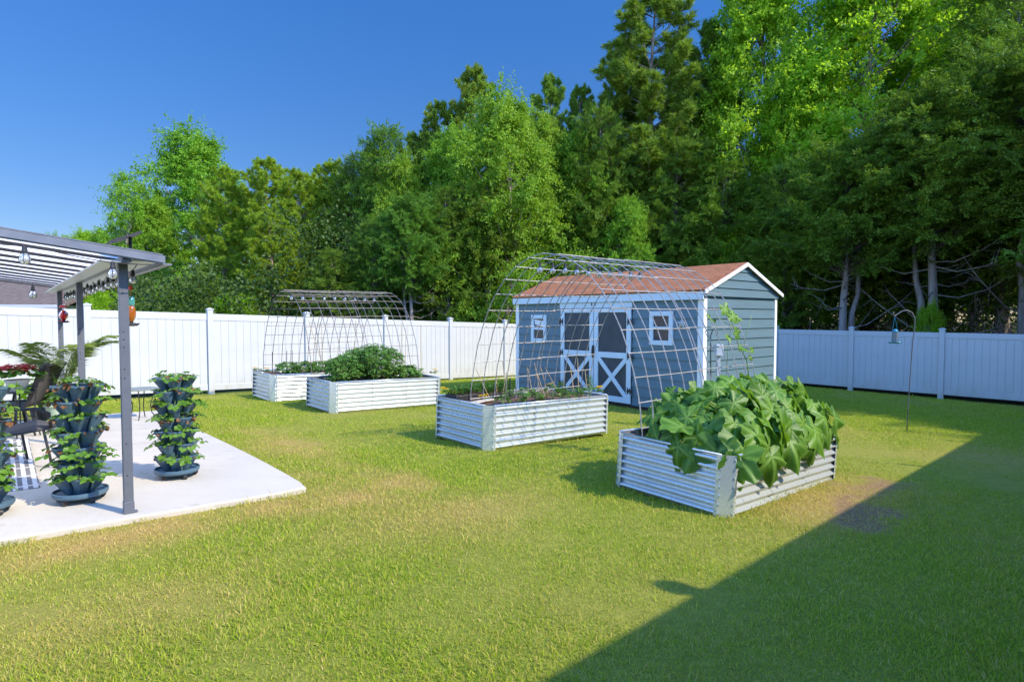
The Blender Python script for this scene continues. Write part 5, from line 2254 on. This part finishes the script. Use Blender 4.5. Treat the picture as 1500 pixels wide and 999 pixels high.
def pine(seed, H, W, base, whorls=17, tufts=9, needles=34, nl=.17):
    rg = np.random.default_rng(seed)
    tr = MB()
    tp = wobble(rg, (0, 0, -.3), (rg.normal(0, .15), rg.normal(0, .15), H * .985), 10, .05)
    r0 = H * .014 + .03
    tr.tube(tp, [r0 * (1 - .90 * i / 10) for i in range(11)], 9)
    TC, TD = [], []
    for w in range(whorls):
        u = (w + rg.uniform(-.25, .25)) / (whorls - 1)
        u = min(max(u, 0), 1)
        z = base + (H - base) * u
        i = min(9, max(0, int(z / (H * .985) * 10)))
        f0 = z / (H * .985) * 10 - i
        s = np.array(tp[i]) * (1 - f0) + np.array(tp[min(10, i + 1)]) * f0
        nb = 6 if u < .8 else 5
        for b in range(nb):
            if rg.random() < .10:
                continue
            az = b * 2 * PI / nb + w * .9 + rg.normal(0, .3)
            ln = W * (1 - u) ** .62 * (.70 + .5 * u) * rg.uniform(.6, 1.1) + .22
            rise = rg.uniform(.05, .4) + .75 * u
            e = s + np.array([math.cos(az) * ln, math.sin(az) * ln, ln * rise])
            m = s + (e - s) * .5 + np.array([0, 0, -.10 * ln])
            tr.tube([tuple(s), tuple(m), tuple(e)], [.010 + .012 * ln, .012 + .003 * ln, .008], 5, cap=False)
            nt = max(4, int(tufts * (ln / W) ** .6 * 1.5))
            for q in range(nt):
                f = .38 + .62 * (q + rg.random()) / nt
                p = (s * (1 - f) ** 2 + 2 * m * f * (1 - f) + e * f * f)
                sd = unit(rg.normal(0, 1, (1, 3)) + np.array([[math.cos(az) * .8, math.sin(az) * .8, .65]]))[0]
                l2 = rg.uniform(.10, .48) * (.55 + .45 * (1 - u)) * (1.1 if f < .9 else .6)
                t2 = p + sd * l2
                TC.append(t2)
                TD.append(unit((sd + np.array([0, 0, .35]))[None])[0])
                if l2 > .22:
                    TC.append(p + sd * l2 * .5)
                    TD.append(unit((sd + rg.normal(0, .4, 3))[None])[0])
            TC.append(e)
            TD.append(unit((e - m)[None])[0])
    TC.append(np.array(tp[-1]))
    TD.append(np.array([0, 0, 1.]))
    TC, TD = np.array(TC), np.array(TD)
    n = len(TC)
    D = np.repeat(TD, needles, 0)
    d = unit(D * .75 + rg.normal(0, .62, (n * needles, 3)))
    C = np.repeat(TC, needles, 0) + D * rg.uniform(-.10, .06, (n * needles, 1))
    ln = nl * rg.uniform(.7, 1.2, n * needles)
    V, F = cards(C, d, rg.normal(0, 1, (n * needles, 3)), ln, np.full(n * needles, .0125), .08)
    return tr, V, F


def cedar(seed, H, W, base, nb=150, sprays=9, nc=30, deadlimbs=0, twin=False, size=.072):
    rg = np.random.default_rng(seed)
    tr = MB()
    r0 = H * .015 + .04
    tp = wobble(rg, (0, 0, -.3), (rg.normal(0, .15), rg.normal(0, .15), H * .98), 10, .05)
    tr.tube(tp, [r0 * (1.2 if i == 0 else 1) * (1 - .9 * i / 10) for i in range(11)], 10)
    if twin:
        t2 = wobble(rg, (.03, 0, .8), (.55, .2, H * .7), 8, .05)
        tr.tube(t2, [r0 * .8 * (1 - .85 * i / 8) for i in range(9)], 9)
    for k in range(deadlimbs):
        z = rg.uniform(.5, base * 1.15)
        az = rg.uniform(0, 2 * PI)
        ln = rg.uniform(.7, 2.3)
        i = min(9, int(z / (H * .98) * 10))
        s = np.array(tp[i]) + (np.array(tp[i + 1]) - np.array(tp[i])) * (z / (H * .98) * 10 - i)
        rise = rg.uniform(-.1, .9)
        e = s + np.array([math.cos(az) * ln, math.sin(az) * ln, ln * rise])
        m = s * .5 + e * .5 + np.array([0, 0, -.22 * ln]) + rg.normal(0, .06, 3)
        q1 = s * .75 + m * .25
        pts = [tuple(s), tuple(s * .3 + m * .7), tuple(m * .45 + e * .55), tuple(e)]
        tr.tube(pts, [.026, .020, .013, .005], 6, cap=False)
        for _ in range(rg.integers(2, 5)):
            f = rg.uniform(.4, .9)
            p = m * (1 - f) + e * f
            w_ = unit(rg.normal(0, 1, (1, 3)) + np.array([[math.cos(az), math.sin(az), .4]]))[0] * rg.uniform(.3, .8)
            tr.tube([tuple(p), tuple(p + w_ * .5 + rg.normal(0, .04, 3)), tuple(p + w_)], [.009, .006, .003], 4, cap=False)
    SC, SD = [], []
    lm = MB()
    for b in range(nb):
        u = ((b + rg.random()) / nb) ** 1.05
        z = base + (H - base) * u
        i = min(9, max(0, int(z / (H * .98) * 10)))
        f0 = z / (H * .98) * 10 - i
        s = np.array(tp[i]) * (1 - f0) + np.array(tp[min(10, i + 1)]) * f0
        az = b * 2.39996 + rg.normal(0, .3)
        ln = W * (min(1, (u + .10) * 3.2) ** .5) * (1 - u) ** .58 * rg.uniform(.55, 1.12) * 1.12 + .18
        rise = rg.uniform(.10, .55) + .5 * u
        e = s + np.array([math.cos(az) * ln, math.sin(az) * ln, ln * rise])
        m = s * .5 + e * .5 + np.array([0, 0, .08 * ln])
        lm.tube([tuple(s), tuple(m), tuple(e)], [.008 + .006 * ln, .007, .003], 4, cap=False)
        ns = max(3, int(sprays * ln / W))
        for q in range(ns):
            f = .30 + .70 * (q + rg.random()) / ns
            p = s * (1 - f) ** 2 + 2 * m * f * (1 - f) + e * f * f
            SC.append(p)
            SD.append(unit(np.array([[math.cos(az), math.sin(az), .25]]) * .9 + rg.normal(0, .55, (1, 3)))[0])
    SC, SD = np.array(SC), np.array(SD)
    n = len(SC)
    f = rg.uniform(0, 1, (n, nc))
    sl_ = rg.uniform(.32, .66, n)
    side = unit(np.cross(SD, np.array([0, 0, 1.])[None] + rg.normal(0, .3, (n, 3))))
    sgn = np.where(rg.random((n, nc)) < .5, -1.0, 1.0)
    lat = (1 - f * .85) * rg.uniform(0, .20, (n, nc)) * sgn
    P = SC[:, None] + SD[:, None] * (sl_[:, None] * f)[..., None] + side[:, None] * lat[..., None]
    P[..., 2] += rg.normal(0, .03, (n, nc)) - (f ** 2) * .10 * sl_[:, None]
    P = P.reshape(-1, 3)
    A = unit(np.repeat(SD, nc, 0) * .9 + np.repeat(side, nc, 0) * sgn.reshape(-1, 1) * .7 + rg.normal(0, .35, (n * nc, 3)))
    Nn = unit(np.array([0, 0, 1.])[None] + rg.normal(0, .5, (n * nc, 3)))
    ln = size * rg.uniform(.7, 1.5, n * nc)
    V, F = cards(P, A, Nn, ln, ln * .21, .1)
    return tr, V, F, lm


PROTO = {
    'maple': ('broadleaf_tree', 'broadleaf tree', build_tree('broadleaf_tree', '', '', None, *broadleaf(1, 12, 3.3, 2.0, 104, 28, 36, .100, .25), M['leaf_bright'], M['bark'])),
    'oak': ('broadleaf_tree', 'broadleaf tree', build_tree('broadleaf_tree', '', '', None, *broadleaf(2, 10, 3.2, 1.2, 98, 28, 36, .092, .2), M['leaf_mid'], M['bark'])),
    'sparse': ('broadleaf_tree', 'broadleaf tree', build_tree('broadleaf_tree', '', '', None, *broadleaf(3, 9, 2.6, 2.2, 46, 18, 28, .10, .7), M['leaf_mid'], M['greybark'])),
    'bush': ('shrub', 'shrub', build_tree('shrub', '', '', None, *broadleaf(4, 2.6, 1.2, .2, 34, 26, 34, .055, .4), M['leaf_bright'], M['bark'])),
    'pine': ('pine_tree', 'pine', build_tree('pine_tree', '', '', None, *pine(5, 13, 2.6, 2.6, 25, 15, 50, .20), M['needle'], M['bark'])),
    'pine2': ('pine_tree', 'pine', build_tree('pine_tree', '', '', None, *pine(6, 11, 2.5, 1.8, 26, 14, 50, .20), M['needle_olive'], M['bark'])),
    'cedar': ('cedar_tree', 'cedar', build_tree('cedar_tree', '', '', None, *cedar(7, 9, 2.3, 1.4, 240, 13, 74), M['cedar'], M['bark'])),
    'cedar2': ('cedar_tree', 'cedar', build_tree('cedar_tree', '', '', None, *cedar(8, 11, 2.9, 2.6, 270, 14, 74, 12), M['cedar'], M['bark'])),
    'cedar_bare': ('cedar_tree', 'cedar', build_tree('cedar_tree', '', '', None, *cedar(9, 10, 3.1, 4.7, 280, 15, 80, 17, True), M['cedar'], M['greybark'])),
}
HP = {'maple': 12, 'oak': 10, 'sparse': 9, 'bush': 2.6, 'pine': 13, 'pine2': 11, 'cedar': 9, 'cedar2': 11, 'cedar_bare': 10}
USED = set()


def plant_tree(kind, px, Y, top, label, rot=0.0, wide=1.0, group=None, h=None):
    X = (px - 750) / FOC * Y
    z0 = gz(X, Y) - .05
    if h is None:
        h = at_y(px, top, Y).z - z0
    s = h / HP[kind]
    nm, cat, pr = PROTO[kind]
    o = copy_tree(pr)
    o.location = (X, Y, z0)
    o.rotation_euler = (0, 0, rot)
    o.scale = (s * wide, s * wide, s)
    o['label'], o['category'] = label, cat
    if group:
        o['group'] = group
    return o


TREES = [
    # far skyline trees over the neighbour's roof
    ('oak', 96, 62, 352, 'small distant tree peeping over the pergola roof', .3, 1.3),
    ('maple', 132, 55, 343, 'distant rounded green tree over the pergola roof corner', 1.2, 1.2),
    ('oak', 160, 50, 350, 'low distant tree beside the pergola roof corner', 2.2, 1.2),
    # left group
    ('sparse', 186, 33, 262, 'slender open tree with thin branches against the sky, first of the tall wood', .6, .85),
    ('oak', 285, 37, 203, 'big round bright green tree standing highest over the sunny fence', 1.0, 1.18),
    ('oak', 226, 34, 300, 'leafy tree filling the gap below the slender open tree', 2.0, 1.0),
    ('pine2', 330, 31, 255, 'olive conifer in front of the big round tree', .4, 1.0),
    ('pine2', 396, 31, 243, 'round topped pine right of the big round tree', 1.4, 1.1),
    ('pine2', 447, 28, 262, 'yellowish pine above the tomato arch', 2.6, 1.15),
    ('pine2', 402, 25, 320, 'lower yellowish pine with light clumps over the fence left of the tomato arch', 3.3, 1.3),
    ('pine2', 490, 29, 250, 'olive pine beside the pointed cedars', 4.0, 1.0),
    ('cedar', 528, 28, 238, 'pointed cedar, first of the pair above the tomato arch', .2, .8),
    ('cedar', 570, 27, 198, 'tall pointed cedar breaking the skyline above the tomato arch', 1.1, .75),
    ('pine', 603, 29, 208, 'slim pine between the pointed cedar and the tall leaning pines', 2.0, .8),
    ('pine', 645, 29, 165, 'pine with dark side clumps left of the tufted pine', .9, .8),
    ('pine', 688, 28, 113, 'tall pine with a rounded tufted top against the blue sky', 2.8, .85),
    ('oak', 735, 24.5, 152, 'full bright broadleaf tree between the tufted pines', .5, .95),
    ('pine', 800, 28, 128, 'pine with twin tips behind the full broadleaf tree', 1.9, .75),
    ('pine', 845, 29, 140, 'thin pine left of the giant pine', 3.0, .7),
    ('cedar2', 880, 26, 165, 'feathery cedar before the giant pine', 4.2, .75),
    ('pine', 955, 28, 15, 'giant pine with many tufted clumps, tallest against the sky', .3, 1.25),
    ('pine', 1030, 29, 55, 'second tall pine half hidden behind the giant pine', 1.6, .9),
    ('oak', 920, 24.5, 300, 'leafy understorey tree above the wire arch ridge', 3.6, .8),
    ('maple', 1105, 27, -60, 'tall bright broadleaf tree reaching out of the photo, beside the giant pine', .2, .8),
    ('maple', 1170, 25, 95, 'sunny broadleaf tree above the shed gable', 2.5, .8),
    ('maple', 1275, 25.5, -90, 'largest bright green broadleaf tree above the bird feeder', 4.1, 1.05),
    ('maple', 1385, 26, -70, 'bright broadleaf tree between the big green tree and the corner cedar', 5.0, .9),
    ('cedar2', 1465, 21, -40, 'tall olive cedar at the edge of the photo', .8, 1.0),
    ('oak', 668, 26.5, 200, 'leafy tree between the tufted pine and the pointed cedars', 2.6, .8),
    ('oak', 792, 27, 185, 'leafy tree filling the gap right of the full broadleaf tree', 4.6, .8),
    ('oak', 472, 30, 275, 'leafy tree tucked between the yellowish pines', 5.6, .9),
    ('oak', 592, 26, 245, 'small leafy tree under the pointed cedar tip', .9, .8),
    ('pine', 765, 29, 175, 'pine filling the gap behind the full broadleaf tree', 5.1, .95),
    ('oak', 850, 26.5, 205, 'rounded leafy tree under the thin pine', 1.7, .75),
    ('pine', 912, 29.5, 75, 'slim pine on the left flank of the giant pine', 3.9, .8),
    ('pine2', 1000, 30, 120, 'olive pine seen through the flank of the giant pine', 2.2, .9),
    ('pine2', 545, 31, 232, 'olive pine between the pointed cedars', 5.4, .8),
    ('pine', 625, 32, 205, 'slender pine behind the dark cedars past the tomato arch', 3.3, .8),
    # front row, mostly in shade
    ('cedar', 300, 24, 405, 'low dark cedar just over the fence beside the first fence post right of the pergola', 1.5, 1.2),
    ('cedar', 487, 22.5, 372, 'dark shaded cedar behind the left half of the tomato arch', 2.2, 1.15),
    ('cedar2', 545, 23, 330, 'dark shaded cedar behind the right half of the tomato arch', 3.1, 1.0),
    ('cedar_bare', 602, 22.5, 300, 'dark cedar whose pale trunk shows over the fence past the tomato arch', 2.9, .85),
    ('cedar2', 655, 23.5, 280, 'dark cedar between the two arches', 4.4, .95),
    ('cedar_bare', 712, 24, 285, 'dark cedar with a thin pale trunk left of the shed', 5.2, .85),
    ('cedar2', 770, 25.5, 255, 'dark cedar rising behind the left shed corner', .7, .9),
    ('cedar', 838, 26.5, 270, 'dark cedar above the shed doors', 2.6, 1.1),
    ('cedar2', 905, 27, 225, 'mossy dark cedar above the shed roof ridge', 3.5, .95),
    ('cedar2', 985, 26, 215, 'brownish green cedar behind the shed roof', 1.1, .95),
    ('cedar', 1060, 24.5, 250, 'dark cedar behind the shed gable peak', 4.8, 1.15),
    ('cedar2', 1150, 23, 250, 'dark cedar right of the shed gable', .1, .9),
    ('cedar_bare', 1238, 20.4, 225, 'shaded cedar with a bare forked grey trunk beyond the shed', 0.0, 1.15),
    ('cedar_bare', 1362, 19.0, 150, 'shaded cedar with many pale stems beyond the bird feeder', 2.1, 1.1),
    ('cedar_bare', 1500, 18.2, 70, 'shaded cedar with a thick reddish trunk at the photo edge', 3.7, 1.0),
    ('cedar2', 1305, 22.5, 215, 'dark cedar standing back between the bare trunks', 1.9, .95),
    ('cedar2', 1430, 21.5, 115, 'dark cedar standing back behind the shaded fence', 4.9, .95),
    # beyond the edge of the photo: they shade the wood and the lawn along the fence
    ('cedar2', 1600, 17.5, 0, 'tall cedar outside the photo past the shaded fence', 1.0, 1.0, None, 9.5),
    ('cedar', 1784, 13.8, 0, 'first cedar along the fence outside the photo', 0.2, 1.2, None, 10.9),
    ('cedar2', 2033, 12.2, 0, 'second cedar along the fence outside the photo', 1.2, 1.2, None, 12.1),
    ('cedar', 2403, 10.2, 0, 'third cedar along the fence outside the photo', 2.2, 1.3, None, 12.1),
    ('cedar2', 2947, 8.3, 0, 'fourth cedar along the fence outside the photo', 3.2, 1.2, None, 10.9),
    ('cedar', 3787, 6.4, 0, 'fifth cedar along the fence outside the photo', 4.2, 1.3, None, 10.9),
    ('cedar2', 5274, 4.6, 0, 'sixth cedar along the fence outside the photo', 5.2, 1.2, None, 13.7),
    ('cedar', 8613, 2.8, 0, 'seventh cedar along the fence outside the photo', 0.7, 1.3, None, 13.7),
]
for t in TREES:
    plant_tree(*t)
for i, (px, Y, top, lab) in enumerate(((285, 27.5, 405, 'bright green bush rising over the sunny fence before the big round tree'), (245, 27, 425, 'low bright bush over the sunny fence left of the bigger one'),
                                       (150, 27, 430, 'green bush over the fence behind the pergola post'), (1362, 17.9, 452, 'fresh green leafy shoot round the stems over the shaded fence'),
                                       (1075, 24.6, 335, 'bluish green bush behind the shed gable'), (345, 22.5, 436, 'dark low bush over the fence before the first arch'))):
    plant_tree('bush', px, Y, top, lab, i * 1.1, .55 if i == 3 else (.85 if i == 4 else 1.3))
for nm, cat, pr in PROTO.values():
    for ch in list(pr.children):
        bpy.data.objects.remove(ch)
    bpy.data.objects.remove(pr)


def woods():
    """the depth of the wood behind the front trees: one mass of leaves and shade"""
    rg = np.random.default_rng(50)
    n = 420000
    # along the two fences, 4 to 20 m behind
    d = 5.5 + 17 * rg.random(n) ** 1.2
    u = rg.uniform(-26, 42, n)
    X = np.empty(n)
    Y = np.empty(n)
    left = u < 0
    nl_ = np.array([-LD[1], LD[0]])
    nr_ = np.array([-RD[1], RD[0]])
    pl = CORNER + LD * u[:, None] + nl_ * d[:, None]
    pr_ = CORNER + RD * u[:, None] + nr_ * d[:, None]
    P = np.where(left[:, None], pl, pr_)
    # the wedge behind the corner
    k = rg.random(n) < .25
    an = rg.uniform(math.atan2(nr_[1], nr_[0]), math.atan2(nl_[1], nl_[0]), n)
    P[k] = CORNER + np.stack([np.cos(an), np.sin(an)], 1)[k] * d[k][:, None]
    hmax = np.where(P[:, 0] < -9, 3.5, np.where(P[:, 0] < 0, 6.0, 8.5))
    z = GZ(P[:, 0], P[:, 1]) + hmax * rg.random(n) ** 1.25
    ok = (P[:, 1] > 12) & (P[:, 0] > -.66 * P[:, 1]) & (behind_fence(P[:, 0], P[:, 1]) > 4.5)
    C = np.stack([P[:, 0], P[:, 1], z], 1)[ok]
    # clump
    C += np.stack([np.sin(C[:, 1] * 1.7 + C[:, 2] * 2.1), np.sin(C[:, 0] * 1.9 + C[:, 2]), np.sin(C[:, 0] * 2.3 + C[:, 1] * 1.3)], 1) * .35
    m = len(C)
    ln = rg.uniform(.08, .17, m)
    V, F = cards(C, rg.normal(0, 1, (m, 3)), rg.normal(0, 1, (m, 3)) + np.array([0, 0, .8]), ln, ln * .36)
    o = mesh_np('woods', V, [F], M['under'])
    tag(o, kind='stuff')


woods()

# ------------------------------------------------------------------ light, sky, camera
AZ, EL = R(-24.0), R(40.0)
sd = Vector((math.cos(AZ) * math.cos(EL), math.sin(AZ) * math.cos(EL), math.sin(EL)))
sl_ = bpy.data.lights.new('sun', 'SUN')
sl_.energy = 4.15
sl_.angle = R(.53)
sl_.color = (1.0, .89, .69)
so = bpy.data.objects.new('sun', sl_)
so.rotation_euler = (-sd).to_track_quat('-Z', 'Y').to_euler()
so.location = sd * 60
COL.objects.link(so)
w = bpy.data.worlds.new('World')
scene.world = w
w.use_nodes = True
nt = w.node_tree
for n in list(nt.nodes):
    nt.nodes.remove(n)
sky = nt.nodes.new('ShaderNodeTexSky')
sky.sky_type = 'NISHITA'
sky.sun_disc = False
sky.sun_elevation = EL
sky.sun_rotation = PI / 2 - AZ
sky.altitude = 100
sky.air_density = 1.0
sky.dust_density = .05
sky.ozone_density = 3.0
bg = nt.nodes.new('ShaderNodeBackground')
bg.inputs[1].default_value = .15
hs = nt.nodes.new('ShaderNodeHueSaturation')
hs.inputs['Saturation'].default_value = 1.30
nt.links.new(sky.outputs[0], hs.inputs['Color'])
# sky scaled up behind the camera and overhead as added fill for shade
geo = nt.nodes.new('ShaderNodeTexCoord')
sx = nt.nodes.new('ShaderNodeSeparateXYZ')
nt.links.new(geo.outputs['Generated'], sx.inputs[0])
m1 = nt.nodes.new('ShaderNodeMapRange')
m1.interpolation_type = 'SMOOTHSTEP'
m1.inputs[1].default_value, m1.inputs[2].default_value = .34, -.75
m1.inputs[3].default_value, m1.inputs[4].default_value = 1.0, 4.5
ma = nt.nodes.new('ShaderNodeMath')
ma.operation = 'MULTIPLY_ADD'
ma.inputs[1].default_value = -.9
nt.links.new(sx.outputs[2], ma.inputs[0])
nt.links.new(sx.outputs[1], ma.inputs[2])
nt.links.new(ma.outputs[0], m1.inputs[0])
m2 = nt.nodes.new('ShaderNodeMapRange')
m2.interpolation_type = 'SMOOTHSTEP'
m2.inputs[1].default_value, m2.inputs[2].default_value = .0, .62
nt.links.new(sx.outputs[2], m2.inputs[0])
tint = mixc(nt, m2.outputs[0], (.405, .387, .455), (.74, .725, .885))
vm = nt.nodes.new('ShaderNodeVectorMath')
vm.operation = 'MULTIPLY'
nt.links.new(hs.outputs[0], vm.inputs[0])
nt.links.new(tint, vm.inputs[1])
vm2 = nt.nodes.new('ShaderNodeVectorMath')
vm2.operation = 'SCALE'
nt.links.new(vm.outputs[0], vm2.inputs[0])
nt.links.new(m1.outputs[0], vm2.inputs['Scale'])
# the boosted part is also whitened
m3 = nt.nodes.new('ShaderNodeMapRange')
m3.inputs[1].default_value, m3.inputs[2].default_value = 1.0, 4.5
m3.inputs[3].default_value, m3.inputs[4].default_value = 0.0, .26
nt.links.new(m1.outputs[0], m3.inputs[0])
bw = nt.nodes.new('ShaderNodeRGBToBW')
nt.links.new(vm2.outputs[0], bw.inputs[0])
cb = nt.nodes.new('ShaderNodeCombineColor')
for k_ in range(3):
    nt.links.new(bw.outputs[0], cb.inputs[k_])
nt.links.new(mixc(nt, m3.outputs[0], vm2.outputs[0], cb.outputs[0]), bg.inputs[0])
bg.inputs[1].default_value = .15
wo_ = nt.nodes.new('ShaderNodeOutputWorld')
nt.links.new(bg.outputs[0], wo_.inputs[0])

cam = bpy.data.cameras.new('camera')
cam.sensor_width = 36
cam.lens = FOC / 1500 * 36
cam.clip_start = .05
cam.clip_end = 2000
co = bpy.data.objects.new('camera', cam)
co.location = (0, 0, CAM_Z)
co.rotation_euler = (PI / 2 - PITCH, 0, 0)
COL.objects.link(co)
scene.camera = co
vs = scene.view_settings
scene.display_settings.display_device = 'sRGB'
vs.view_transform = 'Standard'
vs.look = 'None'
vs.exposure = .68
vs.gamma = 1
vs.use_curve_mapping = False
scene.cycles.max_bounces = 8
scene.cycles.diffuse_bounces = 4
scene.cycles.transparent_max_bounces = 8
scene.cycles.caustics_reflective = False
scene.cycles.caustics_refractive = False
